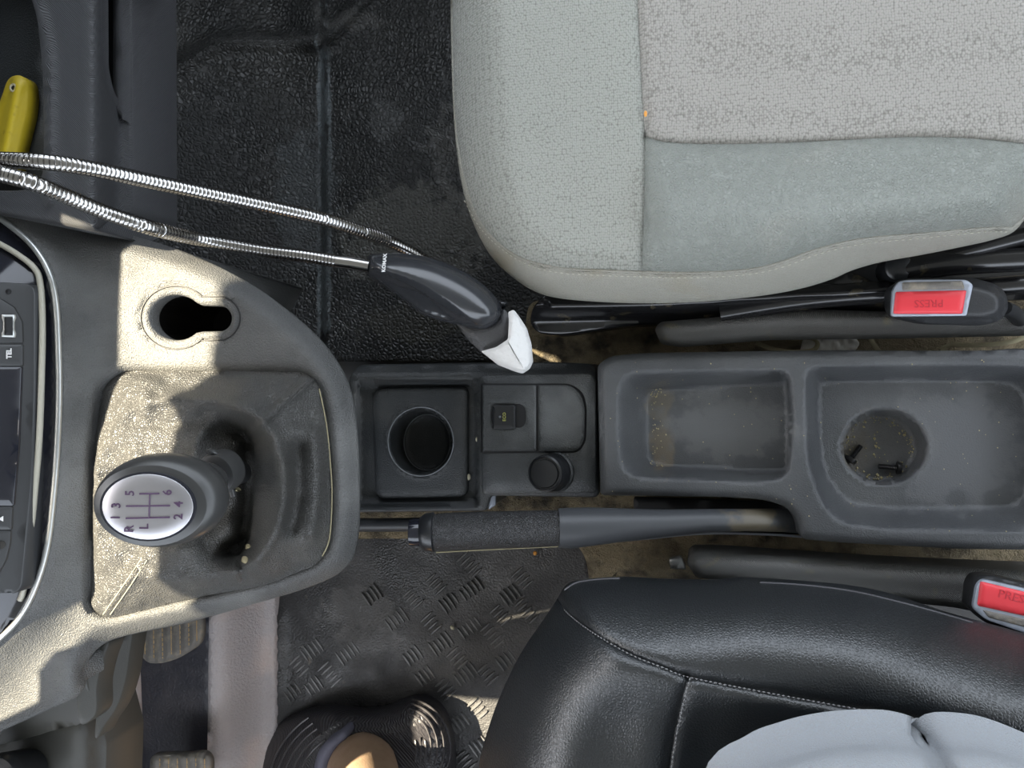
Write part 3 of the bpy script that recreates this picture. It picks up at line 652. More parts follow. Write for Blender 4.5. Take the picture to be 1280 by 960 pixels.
for rr_, zz_ in ((wo_, .1915), (wi_, .1385)):
    q = np.vstack([rr_, rr_[:1]]); tube('cup_rim', W(q[:, 0], q[:, 1], np.full(len(q), zz_)), .0006, M_rim_hi, fc, 8, cap=False)
swtop = rp([(599, 470), (738, 468), (743, 476), (744, 614), (604, 617)], [6, 5, 5, 4, 5])
panel('switch_fascia', swtop, lambda x, y: .208 + .003 * sm((pdist(x, y, swtop)) / 10.), M_switch, fc, 7, skirt=((.001, -.001), (.001, -.012)))
def plate(name, o, z, m, sk=None):
    return panel(name, o, lambda x, y: z + .0012 * sm(pdist(x, y, o) / 2.), m, fc, 6, skirt=((.0, -.0022),))
gap = panel('panel_gap', rp([(601, 479.5), (714, 479.5), (729, 491), (733.5, 510), (732.5, 552), (723, 566), (601, 566.5)], [3, 14, 8, 8, 8, 8, 3]), .2115, M_gap, fc, 10, skirt=((0, -.001),))
swh = rp([(612, 503), (656, 503), (659, 508), (659, 531), (656, 537), (612, 537)], [4, 4, 3, 3, 4, 4])
panel('switch_plate', rp([(603, 481.5), (670, 481.5), (670, 564), (603, 564)], 2), lambda x, y: .2128 - .003 * recess(x, y, swh, ell(636, 520, 20, 14)), M_switch, fc, 4, skirt=((0, -.002),), lines=[swh])
panel('cover_flap', rp([(673, 481.5), (713, 481.5), (726, 493), (731, 511), (730, 551), (721, 564), (673, 564)], [2, 14, 8, 8, 8, 8, 2]), .2135, M_switch, fc, 7, skirt=((.0, -.0022),))
sw = panel('rocker_switch', rp([(616, 507), (643, 507), (643, 536), (616, 536)], 2), lambda x, y: .2145 + .0004 * (x - 616) / 27., M_blackp, fc, 5, skirt=((.0005, -.0004), (.0006, -.004)))
text('switch_lettering', 'ECO', P(630.5, 521, .2156), .0042, M_yel, sw, math.pi / 2); text('switch_lettering', 'o', P(624.5, 521, .2154), .0042, M_bgrey, sw, math.pi / 2)
kb_ = P(692, 590, .211); kt_ = P(681, 592, .232); ka = (kt_ - kb_).normalized()
cap = lathe('socket_cap', kb_, ka, [(.0170, -.002), (.0172, .003), (.0160, .006), (.0162, .016), (.0170, .019), (.0166, .0215), (.0150, .0225), (.0146, .0205), (.0130, .0205), (.0125, .0222), (.003, .0228), (0.0005, .0228)], M_blackp, fc, 36)
lathe('cap_ring', kb_, ka, [(.0195, -.003), (.0195, .0005), (.0180, .002), (.0165, .001)], M_low, fc, 36)
panel('worn_tab', rp([(610, 619), (619, 617), (619, 632), (611, 637)], 1), .196, M_bgrey, fc, 4, skirt=((0, -.004),))

# ================================================================== rear console tray
rc = thing('storage_console', P(1000, 560, .09), 'long dark grey console tray with rectangular bin and round well between the seats', 'console')
ro = rp([(748, 458), (762, 447), (800, 443), (1000, 440), (1350, 437), (1350, 687), (1200, 685), (1050, 677), (1004, 673), (999, 650), (986, 633), (955, 623), (900, 620), (752, 618)], [5, 10, 20, 10, 0, 0, 10, 10, 6, 14, 14, 20, 10, 4])
r1o = rp([(771, 466), (988, 462), (993, 530), (986, 600), (940, 604), (776, 597), (770, 540)], [26, 16, 20, 22, 10, 26, 20], 6)
r1i = rp([(810, 490), (981, 477), (985, 530), (984, 588), (940, 588), (811, 580)], [11, 7, 10, 9, 10, 12])
r2o = rp([(1006, 458), (1140, 455), (1300, 455), (1312, 560), (1306, 668), (1110, 664), (1040, 655), (1008, 590), (1006, 520)], [14, 10, 30, 30, 36, 10, 26, 40, 20], 6)
r2i = rp([(1024, 478), (1130, 476), (1278, 478), (1288, 560), (1280, 632), (1120, 634), (1058, 628), (1030, 590), (1024, 520)], [12, 10, 30, 30, 26, 10, 22, 30, 20], 6)
wlo, wli = ell(1105, 558.5, 55.5, 49, 56), ell(1099, 560, 44, 41, 56)
def zrc(x, y):
    z = .235 - .005 * np.clip(1 - pdist(x, y, ro) / 9., 0, 1) ** 2
    z = z - .035 * recess(x, y, r1o, r1i) - .028 * recess(x, y, r2o, r2i)
    z = z - .032 * recess(x, y, wlo, wli) + ridge(x, y, wlo, .001, 3, True)
    return z
panel('tray_body', ro, zrc, M_tray, rc, 5, skirt=((.001, -.0015), (.0015, -.006), (.001, -.05), (-.01, -.12)), lines=[r1o, r1i, r2o, r2i, wlo, wli])

def screw(px, py, px2, py2, z, lab):
    a, b = P(px, py, z + .004), P(px2, py2, z + .003); t = thing('screw', P((px + px2) / 2, (py + py2) / 2, z), lab, 'screw')
    d = (b - a).normalized(); L = (b - a).length
    lathe('screw_head', a, d, [(.003, -.0025), (.0055, -.002), (.006, 0), (.006, .0012), (.003, .0014)], M_screw, t, 14)
    N_ = 26; tube('threaded_shank', [a + d * (L * i / N_) for i in range(N_ + 1)], [.0021 + .0004 * (i % 2) for i in range(N_ + 1)], M_screw, t, 10)
screw(1063, 574, 1076, 557, .176, 'small black screw leaning at the left wall of the round well')
screw(1123, 585, 1098, 583, .177, 'small black screw lying flat at the lower right of the round well')
V = []; Fc = []
def grain(c, s):
    b = len(V)
    for dx, dy, dz in ((1, 0, 0), (-.8, .3, 0), (0, 1, 0), (.1, -1, 0), (0, 0, .8), (0, 0, -.5)):
        V.append((c.x + dx * s * (.6 + .8 * RND.random()), c.y + dy * s * (.6 + .8 * RND.random()), c.z + dz * s))
    for f in ((0, 2, 4), (2, 1, 4), (1, 3, 4), (3, 0, 4), (2, 0, 5), (1, 2, 5), (3, 1, 5), (0, 3, 5)): Fc.append(tuple(b + i for i in f))
for i in range(110):
    a = RND.random() * 6.28; r = 1.0 - .25 * RND.random() ** 2 if RND.random() < .75 else RND.random()
    x, y = 1099 + 43 * r * math.cos(a), 560 + 39 * r * math.sin(a); grain(P(x, y, float(zrc(np.array([x]), np.array([y]))[0]) + .0004), .0006 + .0009 * RND.random() ** 3)
for i in range(60):
    x, y = 812 + 16 * RND.random() ** 2, 490 + 90 * (RND.random() if RND.random() < .4 else round(RND.random())); x += 6 * RND.random(); y += 8 * (RND.random() - .5)
    grain(P(x, y, float(zrc(np.array([x]), np.array([y]))[0]) + .0002), .0004 + .0005 * RND.random())
for i in range(120):
    x, y = 760 + 510 * RND.random(), 450 + 215 * RND.random()
    if inside(x, y, ro): grain(P(x, y, float(zrc(np.array([x]), np.array([y]))[0]) + .0002), .0003 + .0004 * RND.random())
tag(link('crumbs', V, Fc, M_crumb, None, False), 'tan crumbs and dust scattered over the dark console tray and its round well', 'crumbs', kind='stuff')
def bit(name, px, py, z, s, sx, m, lab, cat, ang=0):
    lathe(name, P(px, py, z), (0, 0, 1), [(.3, 0), (.8, .2), (1, .5), (.8, .8), (.3, 1), ], m, None, 12, sx=s * sx, sy=s, xdir=(math.cos(ang), math.sin(ang), 0))
    o = bpy.context.scene.collection.objects[-1]; return o
def seed(name, px, py, z, s, asp, m, lab, cat, ang=0):
    o = lathe(name, P(px, py, z), (0, 0, 1), [(.4 * s, 0), (.85 * s, .25 * s), (s, .6 * s), (.8 * s, 1.0 * s), (.35 * s, 1.2 * s), (.01 * s, 1.22 * s)], m, None, 14, sx=asp, sy=1, xdir=(math.cos(ang), math.sin(ang), 0), angle=80)
    return tag(o, lab, cat)
seed('seed', 597, 549, .1855, .0028, .65, M_seed, 'pale oval seed on the ledge right of the cup insert, the upper of two', 'seed')
seed('seed', 586, 596, .183, .0034, .75, M_seed, 'brownish seed on the ledge right of the cup insert, the lower of two', 'seed')
seed('crumb', 669, 691, .0165, .0028, .9, M_orange, 'small orange crumb on the mat below the handbrake grip', 'crumb')
seed('crumb', 566, 784, .016, .0032, .7, M_seed, 'pale chip lying on the ribbed driver\'s mat', 'crumb', .8)

# ================================================================== handbrake
hbk = thing('handbrake', P(960, 655, .15), 'black handbrake lever with a grained leather grip and a round end button', 'handbrake')
def HP(px, py, z): return P(px, py, z)
A, B = HP(540, 665, .292), HP(702, 660, .272)
hd = (B - A).normalized(); L = (B - A).length
rs = [.0150, .0158, .0160, .0160, .0160, .0158, .0157, .0156, .0154, .0150]
tube('leather_grip', [A + hd * (L * i / 9) for i in range(10)], rs, M_grip, hbk, 28)
pts = [(698, 660, .273), (712, 660, .271), (740, 658, .266), (780, 656, .258), (830, 654, .247), (880, 651, .236), (930, 650, .222), (975, 650, .205), (1010, 652, .185)]
tube('lever_arm', [HP(*q) for q in pts], [.0166, .0172, .0162, .0140, .0118, .0102, .0098, .0105, .0110], M_lever, hbk, 24)
tube('grip_end_ring', [A - hd * .010, A - hd * .006, A + hd * .001, A + hd * .002], [.0125, .0158, .0170, .0160], M_blackp, hbk, 28)
tube('release_button', [A - hd * .020, A - hd * .019, A - hd * .012, A - hd * .004], [.0070, .0112, .0122, .0122], M_gloss, hbk, 8)
pxtube('grip_seam', [(545, 690.5, .281), (620, 686.5, .273), (700, 683, .262)], .0006, M_cord, hbk, n=6)
# dark slot and pressed edge beside the lever
tag(panel('lever_slot', rp([(792, 622), (1000, 630), (1000, 668), (900, 668), (792, 636)], 3), .105, M_gap, None, 15, skirt=((0, -.01),)), 'black slot in the tunnel under the handbrake lever', 'slot')
tag(pxtube('tunnel_edge', [(735, 680, .12), (800, 674, .122), (880, 667, .122), (960, 668, .12), (1002, 671, .12)], .0012, M_bgrey, None, n=6), 'thin pale metal edge running below the handbrake lever', 'metal edge')
tag(pxtube('cable_duct', [(430, 656, .135), (480, 656, .135), (560, 655, .13), (660, 652, .12)], .0075, M_lever, None, n=10), 'brownish round duct running into the console left of the handbrake button', 'duct')

# ================================================================== passenger seat
so_ = spl([(562, -90), (563, 0), (565, 100), (569, 170), (577, 230), (590, 275), (612, 318), (640, 346), (668, 364), (700, 373), (760, 378), (820, 379), (880, 377), (950, 370), (1000, 361), (1040, 349), (1065, 338), (1100, 328), (1150, 319), (1200, 309), (1240, 300), (1268, 289), (1290, 262), (1320, 230), (1400, 200), (1400, -90)], 4)
seamA = spl([(565, -90), (565.5, 0), (567, 100), (571, 165), (580, 222), (596, 270), (622, 303), (655, 324), (700, 335), (750, 338), (802, 340), (870, 341), (935, 337), (975, 328), (1020, 312), (1075, 299), (1150, 292), (1230, 285), (1262, 285), (1292, 255), (1330, 215), (1398, 195)], 4, False)
seamV = spl([(795, -90), (797, 0), (800, 60), (804, 140), (806, 170), (805, 250), (802, 340)], 4, False)
seamH = spl([(806, 170), (830, 177), (880, 180), (960, 179), (1050, 175), (1150, 171), (1230, 174), (1290, 180), (1396, 186)], 4, False)
def zseat(x, y):
    d = pdist(x, y, so_)
    z = .315 - .045 * np.clip(1 - d / 75., 0, 1) ** 2.2
    z = z + .018 * np.exp(-((y - 255) / 60.) ** 2) * sm((x - 780) / 60.) - .006 * np.exp(-((y + 0) / 120.) ** 2) * sm((x - 820) / 60.)
    z = z - ridge(x, y, seamV, .0035, 4) - ridge(x, y, seamH, .0045, 5) - ridge(x, y, seamA, .0022, 3)
    return z + .0012 * vn(x / 40., y / 40., 6)
ps = thing('passenger_seat', P(950, 150, .02), 'light grey car seat cushion of woven fabric and leatherette, at upper right', 'seat')
n_cut = int(np.argmin(np.hypot(seamA[:, 0] - 802, seamA[:, 1] - 340))); nvt = int(np.argmin(np.hypot(seamV[:, 0] - 806, seamV[:, 1] - 170)))
zs = zseat
def edgeless(): return ((0, -.004),)
panel('fabric_bolster', np.vstack([seamA[:n_cut + 1], seamV[::-1][1:]]), zs, M_fab2, ps, 8, skirt=edgeless())
panel('fabric_centre', np.vstack([seamV[:nvt + 1], seamH[1:], [(1396, -90)]]), zs, M_fab, ps, 8, skirt=edgeless())
panel('leatherette_side', np.vstack([seamH, seamA[n_cut:][::-1][:-1], seamV[nvt + 1:][::-1][:-1] if 0 else seamV[nvt:][::-1]]), zs, M_gle, ps, 8, skirt=edgeless())
panel('leatherette_skirt', np.vstack([so_[:-1 * 4 - 1], seamA[::-1]]), zs, M_gle2, ps, 5, skirt=((-.001, -.004), (-.006, -.016), (-.03, -.03), (-.042, -.14)), free=so_)
V = []; Fc = []
def stitches(line, zf, off, lift=.0006, length=.0032, gap_=.0017, r=.0005):
    V, Fc = [], []; w = W(line[:, 0], line[:, 1], zf(line[:, 0], line[:, 1]) + lift); 
    seg = np.linalg.norm(np.diff(w, axis=0), axis=1); cum = np.concatenate([[0], np.cumsum(seg)]); s = 0
    while s + length < cum[-1]:
        a, b = [Vector([float(np.interp(t, cum, w[:, k])) for k in range(3)]) for t in (s, s + length)]
        d = (b - a).normalized(); u = d.cross(Vector((0, 0, 1))).normalized() * r; h = Vector((0, 0, r)); i = len(V); c = (a + b) / 2 + h * .6
        V.extend([a, c + u, c - u, c + h, b]); Fc.extend([(i, i + 1, i + 3), (i, i + 3, i + 2), (i + 4, i + 3, i + 1), (i + 4, i + 2, i + 3)]); s += length + gap_
    return V, Fc
sl_ = spl([(580, 250), (600, 285), (628, 312), (660, 331), (700, 341), (750, 344), (802, 346), (870, 347), (935, 343), (978, 334), (1022, 318), (1077, 305), (1150, 298), (1230, 290), (1262, 290)], 6, False)
V, Fc = stitches(sl_, zs, 0); o = link('stitching', V, Fc, M_thread, ps, False); o['kind'] = 'stuff'
pxtube('piping', [(a, b, 0) for a, b in spl([(572, 180), (580, 222), (596, 270), (622, 303), (655, 324), (700, 335), (750, 338), (802, 340), (870, 341), (935, 337), (975, 328), (1020, 312), (1075, 299), (1150, 292), (1230, 285), (1262, 285)], 5, False)], .0011, M_gle2, ps, zf=lambda x, y: zs(x, y) + .0008, n=6, sub=1)
seed('grain', 807, 143, .3165, .0024, .55, M_orange, 'tiny orange grain on the seam of the light grey seat', 'grain')

# seat mounting metal
f_o = rp([(682, 368), (666, 385), (663, 403), (672, 415), (700, 418), (790, 405), (880, 401), (1000, 393), (1125, 385), (1125, 350), (1050, 356), (900, 352)], [4, 14, 10, 8, 20, 20, 20, 20, 2, 2, 10, 10])
fr = panel('seat_frame', f_o, lambda x, y: .215 - .03 * sm((y - 378 + (x - 680) * .03) / 26.) + ridge(x, y, [(690, 384), (820, 386), (960, 372), (1120, 362)], .010, 7), M_metalb, ps, 5, skirt=((.001, -.002), (.001, -.03)))
pxtube('cross_tube', [(900, 392, .20), (1000, 376, .205), (1110, 366, .21), (1200, 361, .21), (1340, 350, .21)], .0085, M_metalb, fr, n=12)
pxtube('cross_tube', [(1120, 345, .215), (1180, 322, .225), (1240, 305, .235), (1340, 280, .24)], .007, M_metalb, fr, n=12)
pxtube('link_rod', [(1130, 338, .22), (1190, 328, .225), (1290, 322, .23)], .011, M_metalb, fr, n=12)
panel('gusset', rp([(1060, 338), (1100, 356), (1088, 366), (980, 372)], 3), .21, M_metalb, fr, 8, skirt=((.0, -.01),))
lathe('pivot_bolt', P(1120, 336, .22), (0, 0, 1), [(.011, -.02), (.011, .008), (.009, .010), (.004, .0105)], M_blackp, fr, 20)
panel('under_seat_pan', rp([(690, 300), (1340, 240), (1340, 372), (1000, 384), (690, 384)], 6), .14, M_metalb, fr, 20, skirt=((0, -.01),))

def trim(name, o, crest, z, par):
    zf = lambda x, y: z - .009 * (1 - sm(pdist(x, y, o) / 9.)) ** 1.5 + ridge(x, y, crest, .003, 9)
    return panel(name, o, zf, M_trimp, par, 5, skirt=((0, -.003), (-.003, -.05)))
trim('seat_side_trim', rp([(818, 411), (826, 402), (880, 398), (1000, 386), (1120, 390), (1350, 384), (1350, 418), (1120, 423), (960, 425), (850, 434), (826, 430)], [5, 5, 20, 20, 20, 2, 2, 20, 20, 10, 6]), [(830, 415), (960, 404), (1340, 400)], .205, ps)

def buckle(hous, button, slot, frame_, z, stalk_pts, txt, tpos, tang, lab, tsize=.0085, tn=(0, 0, 1)):
    c = np.mean(hous, 0); t = thing('seat_belt_buckle', P(c[0], c[1], z - .04), lab, 'buckle')
    panel('housing', hous, lambda x, y: z - .010 * (1 - sm(pdist(x, y, hous) / 14.)), M_buck, t, 4, skirt=((.0005, -.003), (-.001, -.022)), bottom=True)
    panel('worn_edge', frame_, lambda x, y: z + .0008, M_bgrey, t, 5, skirt=((.0004, -.0006), (.0004, -.004)))
    panel('release_button', button, lambda x, y: z + .003 - .0015 * (1 - sm(pdist(x, y, button) / 5.)), M_red, t, 4, skirt=((.0002, -.0008), (.0002, -.004)))
    panel('tongue_slot', slot, lambda x, y: z + .0012 + .0004 * vn(x / 4., y / 4.), M_pedal, t, 4, skirt=((0, -.001),))
    text('embossed_word', txt, P(*tpos, z + .0031), tsize, M_redd, t, tang, tn)
    pxtube('stalk', stalk_pts, .006, M_blackp, t, n=10)
    return t
buckle(rp([(1114, 360), (1124, 350), (1140, 348), (1215, 347), (1245, 355), (1258, 366), (1261, 386), (1252, 400), (1230, 406), (1160, 404), (1125, 396), (1114, 386)], 8),
       rp([(1120, 365), (1208, 363), (1203, 392), (1117, 392)], 2), rp([(1128, 353), (1203, 351), (1206, 361), (1128, 363)], 2),
       rp([(1117, 362), (1124, 352), (1136, 350), (1208, 350), (1216, 356), (1208, 394), (1115, 395)], [4, 4, 4, 5, 3, 2, 4]), .262,
       [(1255, 385, .245), (1268, 392, .225), (1275, 402, .20)], 'PRESS', (1161, 379), math.pi, 'red-buttoned seat belt buckle beside the light grey passenger seat')
a_ = math.radians(-13)
buckle(rp([(1217, 734), (1224, 723), (1240, 721), (1350, 746), (1350, 820), (1300, 806), (1235, 780), (1214, 764)], [8, 8, 8, 3, 3, 10, 12, 8]),
       rp([(1226, 727), (1350, 757), (1350, 785), (1222, 757)], [3, 2, 2, 3]), rp([(1228, 762), (1350, 790), (1350, 802), (1236, 772)], 2),
       rp([(1222, 732), (1229, 725), (1350, 752), (1350, 808), (1290, 794), (1232, 774), (1217, 760)], [6, 5, 2, 2, 6, 6, 5]), .262,
       [(1350, 780, .25), (1380, 790, .22), (1400, 800, .18)], 'PRESS', (1268, 747), a_, 'red-buttoned seat belt buckle at the right edge above the black driver\'s seat', .0092)

# ================================================================== driver seat
do_ = spl([(590, 1120), (594, 1000), (600, 950), (610, 912), (626, 868), (652, 815), (684, 768), (697, 748), (706, 733), (722, 726), (775, 721.5), (830, 724), (890, 725), (930, 722), (965, 724), (1010, 727), (1070, 733), (1120, 744), (1180, 764), (1230, 778), (1280, 792), (1400, 830), (1400, 1120)], 4)
dA = spl([(688, 744), (699, 750), (708, 765), (740, 790), (788, 818), (828, 834), (860, 846), (950, 864), (1060, 884), (1190, 905), (1280, 921), (1398, 945)], 5, False)
dB = spl([(860, 846), (853, 872), (844, 912), (836, 960), (826, 1040), (822, 1118)], 5, False)
def zds(x, y):
    d = pdist(x, y, do_)
    z = .345 - .075 * np.clip(1 - d / 120., 0, 1) ** 2.0
    yc = np.interp(x, dA[:, 0], dA[:, 1]); z = z - .016 * sm((y - yc) / 90.) * sm((x - 800) / 90.)
    z = z - ridge(x, y, dA, .004, 5) - ridge(x, y, dB, .003, 6) + .002 * vn(x / 60., y / 60., 11)
    z = z + .004 * np.exp(-(((x - 800) / 70.) ** 2 + ((y - 840) / 40.) ** 2)) - .005 * np.exp(-(((x - 760) / 50.) ** 2 + ((y - 920) / 50.) ** 2))
    return z
ds_ = thing('driver_seat', P(950, 900, .02), 'black leather car seat cushion with pale seam stitching, at lower right', 'seat')
iA = int(np.argmin(np.hypot(dA[:, 0] - 860, dA[:, 1] - 846)))
i1 = int(np.argmin(np.hypot(do_[:, 0] - 697, do_[:, 1] - 748)))
dA2 = np.vstack([[do_[i1]], dA[8:]])
dsk = ((-.001, -.006), (-.012, -.03), (-.03, -.06), (-.045, -.16))
iA2 = int(np.argmin(np.hypot(dA2[:, 0] - 860, dA2[:, 1] - 846))); ie = len(do_) - 4 - 4
panel('bolster_cover', np.vstack([do_[i1:-8][1:], [(1399, 850)], dA2[::-1]]), zds, M_ble, ds_, 7, skirt=dsk, free=do_)
panel('front_cover', np.vstack([do_[: i1 + 1], dA2[1:iA2 + 1], dB[1:]]), zds, M_ble, ds_, 7, skirt=dsk, free=do_)
panel('centre_cover', np.vstack([dA2[iA2:], [(1398, 1118)], dB[::-1][:-1]]), zds, M_ble, ds_, 8, skirt=((0, -.006),))
V, Fc = stitches(dA2[2:], zds, 0, .0015, .003, .0004, .0007); V2, F2 = stitches(dB + np.array([3, 0]), zds, 0, .0015, .003, .0006, .0007)
o = link('stitching', V, Fc, M_thread2, ds_, False); o['kind'] = 'stuff'; o = link('stitching', V2, F2, M_thread2, ds_, False); o['kind'] = 'stuff'
pxtube('piping', [(950, 728, 0), (1000, 731, 0), (1060, 738, 0), (1110, 749, 0), (1160, 762, 0), (1215, 778, 0)], .0007, M_bpipe, ds_, zf=lambda x, y: zds(x, y) + .0006, n=6)
pxtube('piping', [(706, 737, 0), (722, 728, 0), (750, 724, 0), (775, 723, 0)], .0008, M_bpipe, ds_, zf=lambda x, y: zds(x, y) + .0006, n=6)

trim('seat_side_trim', rp([(857, 702), (868, 691), (900, 691), (1000, 698), (1100, 705), (1220, 711), (1350, 716), (1350, 800), (1200, 760), (1060, 745), (960, 732), (870, 722)], [7, 6, 10, 20, 20, 20, 2, 2, 20, 20, 20, 8]), [(870, 704), (1000, 712), (1340, 738)], .205, ds_)
# ================================================================== small litter between seat and console
def paper():
    o = rp([(1004, 424), (1018, 420), (1030, 423), (1052, 420), (1068, 421), (1075, 429), (1070, 438), (1020, 443), (1000, 440)], 3)
    return panel('paper_scrap', o, lambda x, y: .125 + .008 * vn(x / 5., y / 5., 9), M_paper, None, 3, skirt=((0, -.002),))
tag(paper(), 'crumpled off-white paper scrap wedged beside the console tray', 'paper')
def strap(pts, lab): tag(pxtube('loose_strap', pts, .0022, M_cord, None, n=6, flat=.4), lab, 'strap')
strap([(945, 428, .125), (965, 436, .13), (990, 440, .13), (1015, 438, .13), (1022, 430, .13), (1015, 424, .125), (990, 424, .12)], 'looped beige strap left of the crumpled paper beside the console')
strap([(1088, 422, .125), (1092, 430, .13), (1100, 440, .13)], 'short curved beige strap right of the crumpled paper')
strap([(1175, 438, .13), (1190, 431, .13), (1215, 432, .132), (1245, 430, .132), (1265, 427, .132), (1290, 418, .13)], 'wavy beige strap below the passenger buckle')
tag(panel('clip', rp([(836, 699), (852, 695), (858, 712), (838, 711)], 3), lambda x, y: .13 + .003 * vn(x / 4., y / 4.), M_silver, None, 4, skirt=((0, -.006),)), 'small shiny clip at the left end of the driver\'s seat trim', 'clip')

# ================================================================== gooseneck
gn = thing('gooseneck_lamp', P(300, 300, .30), 'glossy black handheld head on two ribbed chrome goosenecks, its tip wrapped in white tape', 'lamp')
def hose(pts, r=.0053):
    q = spl(pts, 10, False); w = W(q[:, 0], q[:, 1], q[:, 2]); seg = np.linalg.norm(np.diff(w, axis=0), axis=1); cum = np.concatenate([[0], np.cumsum(seg)])
    pitch = .0029; K = int(cum[-1] / pitch); V = []; R = []
    for i in range(K):
        for f, rr in ((0, .88), (.14, 1.0), (.5, 1.015), (.84, 1.0), (.95, .88)):
            s = (i + f) * pitch; V.append([float(np.interp(s, cum, w[:, k])) for k in range(3)]); R.append(r * rr)
    return tube('gooseneck_hose', V, R, M_chrome, gn, 14)
hose([(-60, 205, .50), (-20, 212, .495), (0, 217, .485), (40, 228, .475), (85, 246, .455), (130, 265, .435), (190, 285, .41), (250, 299, .37), (320, 312, .345), (380, 320, .33), (422, 327, .32)], .0056)
hose([(-60, 197, .49), (-20, 199, .485), (0, 200, .48), (60, 203, .47), (120, 212, .45), (190, 227, .42), (260, 242, .39), (330, 257, .36), (400, 273, .33), (450, 289, .30), (490, 303, .27), (530, 325, .25), (560, 350, .24)], .0056)
tube('steel_sleeve', [P(420, 326.5, .32), P(440, 329, .318), P(462, 333, .316)], .0054, M_chrome, gn, 20)
ho = spl([(458, 330), (461, 319), (475, 317), (505, 317), (540, 323), (572, 336), (600, 353), (620, 373), (627, 390), (622, 404), (608, 412), (590, 412), (560, 403), (528, 393), (510, 379), (488, 363), (462, 347), (457, 341)], 5)
crest = spl([(458, 337), (490, 343), (525, 356), (555, 376), (580, 398), (592, 409)], 6, False)
upl = np.vstack([crest, spl([(608, 412), (622, 404), (627, 390), (620, 373), (600, 353), (572, 336), (540, 323), (505, 317), (475, 317), (461, 319)], 5, False)])
def zh(x, y):
    d = pdist(x, y, ho); u = np.clip(d / 38., 0, 1); z = .308 + .024 * np.sqrt(u * (2 - u)) - .00010 * (x - 458)
    up = inside(x, y, upl); dc = pdist(x, y, crest, False)
    return z + np.where(up, .002, 0) * sm(dc / 4.) - np.where(up, 0, 1) * (.006 * sm(dc / 14.) * sm(d / 8.))
hd_ = panel('lamp_head', ho, zh, M_head, gn, 3.5, skirt=((.0004, -.002), (-.001, -.006), (-.006, -.012)), lines=[crest[3:-3]], bottom=True)
zz = float(zh(np.array([480.]), np.array([328.]))[0])
text('head_lettering', 'KOMAX', P(480.5, 328.5, zz + .0042), .0044, M_white, hd_, math.pi / 2, (-.08, .25, 1), offset=.0001)
no = rp([(590, 406), (570, 404), (584, 424), (602, 441), (622, 436), (640, 424), (640, 398), (630, 386), (622, 400)], 3)
panel('neck', no, lambda x, y: .300 - .0001 * (x - 570) + .004 * sm(pdist(x, y, no) / 10.), M_neck, gn, 4, skirt=((0, -.003), (-.004, -.014)), bottom=True)
to = rp([(601, 439), (620, 434), (635, 424), (636, 400), (635, 390), (642, 387), (649, 396), (658, 410), (664, 430), (666, 452), (662, 461), (653, 467), (645, 465), (622, 456)], 2.5)
tcr = [(634, 425), (646, 443), (655, 462)]
panel('taped_tip', to, lambda x, y: .301 + .004 * sm(pdist(x, y, to) / 4.) + .009 * np.clip(1 - pdist(x, y, tcr, False) / 28., 0, 1) + .0008 * vn(x / 3., y / 3.), M_tape, gn, 3, skirt=((0, -.002), (-.002, -.014)), lines=[spl(tcr, 4, False)], bottom=True, angle=35)

# ================================================================== driver (leg, shorts, shoe)
pe = thing('person', P(480, 960, 0), 'seated driver seen in part: bare shin, black sandal-like shoe and light grey heather shorts', 'person')
# body: one continuous leg, foot to hip
ank, knee, hip = P(452, 960, .078), P(540, 1370, .46), P(1260, 1170, .405)
foot = [P(350, 985, .02), P(395, 980, .03), P(430, 970, .050), ank, ank.lerp(knee, .12) + Vector((0, 0.0, 0)), ank.lerp(knee, .35), ank.lerp(knee, .62), ank.lerp(knee, .85), knee, knee.lerp(hip, .2), knee.lerp(hip, .6), hip]
tube('leg', spl([tuple(v) for v in foot], 4, False), np.interp(np.arange(45), np.arange(12) * 4, [.012, .018, .031, .039, .039, .041, .048, .046, .050, .054, .056, .056]), M_skin, pe, 24)
tube('shorts_leg', [knee.lerp(hip, q) for q in (.16, .3, .5, .75, 1.0)], [.066, .066, .068, .070, .066], M_short, pe, 24)
sho = spl([(316, 1010), (322, 960), (333, 925), (350, 902), (378, 888), (410, 881), (448, 886), (480, 883), (505, 873), (528, 870), (548, 879), (560, 898), (568, 925), (569, 965), (560, 1010), (500, 1060), (380, 1060)], 5)
shh = ell(450, 968, 48, 49, 36)
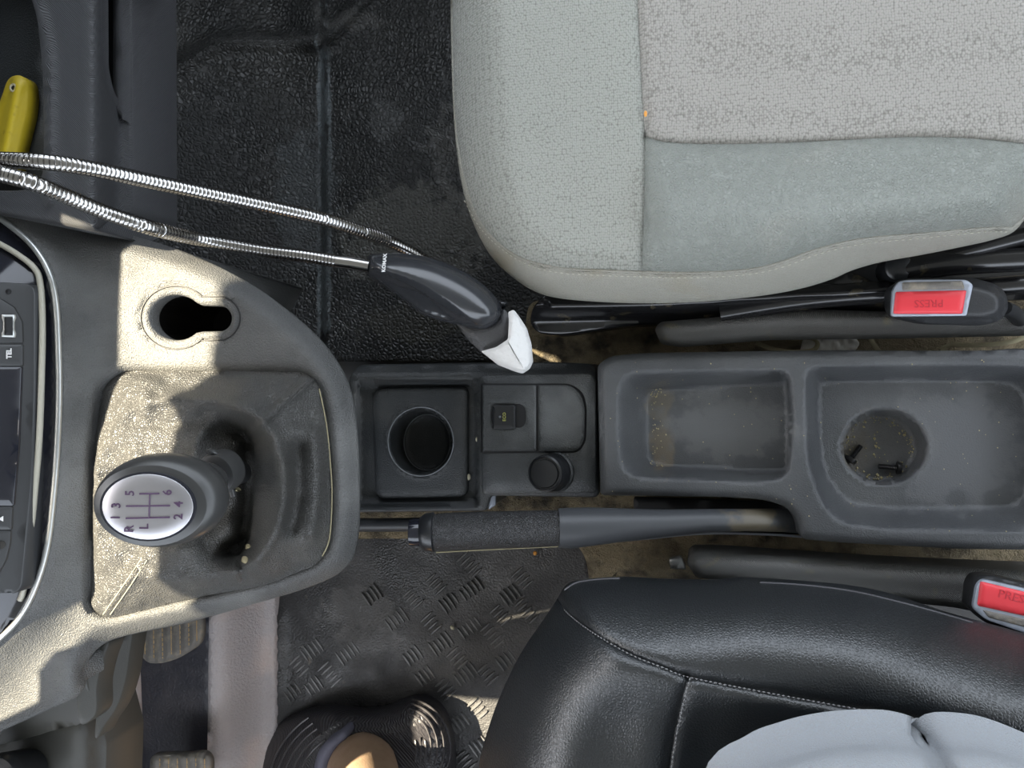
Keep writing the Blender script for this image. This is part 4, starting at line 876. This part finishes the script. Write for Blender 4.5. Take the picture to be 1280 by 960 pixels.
def zsh(x, y):
    d = pdist(x, y, sho); u = np.clip(d / 40., 0, 1); z = .022 + .045 * np.sqrt(u * (2 - u))
    z = z - .02 * sm((400 - x) / 70.) 
    for r in (64, 73, 82): z = z + .0025 * np.exp(-((np.hypot(x - 462, (y - 975)) - r) / 2.4) ** 2)
    for r in (95, 102, 109): z = z + .002 * np.exp(-((np.hypot(x - 462, (y - 985)) - r) / 1.8) ** 2) * sm((x - 480) / 20.)
    return z
panel('shoe_upper', sho, zsh, M_shoe, pe, 4, skirt=((.001, -.004), (.003, -.012), (.002, -.03)), holes=[shh], hskirt=((.001, -.002), (.004, -.01), (.004, -.03)))
for i, (x, y0, y1) in enumerate(((519, 925, 952), (525, 922, 956), (531, 924, 952))):
    pxtube('vent_slit', [(x, y0, 0), (x + 1.5, (y0 + y1) / 2, 0), (x, y1, 0)], .0013, M_shoe2, pe, zf=lambda a, b: zsh(a, b) + .0005, n=6)
for i in range(5):
    r = 120 - i * 9
    pts = [(455 + r * math.cos(t) * 1.0, 990 + r * math.sin(t) * .95, 0) for t in np.linspace(math.radians(195), math.radians(235), 8)]
    pxtube('shoe_lace', pts, .0014, M_shoe2, pe, zf=lambda a, b: zsh(a, b) + .0008, n=6, sub=2)
for i in range(4):
    pts = [(505 + (34 + i * 8) * math.cos(t), 935 + (44 + i * 6) * math.sin(t), 0) for t in np.linspace(math.radians(-80), math.radians(25), 10)]
    pxtube('strap_rib', pts, .0013, M_shoe2, pe, zf=lambda a, b: zsh(a, b) + .0006, n=6, sub=2)
sk = spl([(396, 990), (393, 965), (398, 943), (408, 930), (420, 922), (428, 917), (431, 922), (420, 932), (411, 946), (406, 965), (408, 990)], 4)
panel('sock', sk, lambda x, y: .085 + .004 * sm(pdist(x, y, sk) / 4.), M_sock, pe, 4, skirt=((.002, -.003), (.003, -.03)))
sh = spl([(900, 1010), (950, 964), (990, 948), (1030, 938), (1075, 933), (1120, 933), (1150, 939), (1166, 943), (1190, 937), (1222, 938), (1250, 943), (1285, 956), (1350, 985), (1420, 1020), (1420, 1180), (900, 1180)], 5)
panel('shorts', sh, lambda x, y: .40 + .05 * np.sqrt(np.clip(pdist(x, y, sh) / 110., 0, 1)) - ridge(x, y, [(1166, 935), (1176, 960), (1210, 1000), (1260, 1040)], .014, 14) + .0015 * vn(x / 30., y / 22., 12), M_short, pe, 7, skirt=((0, -.004), (-.002, -.02), (-.01, -.03)))
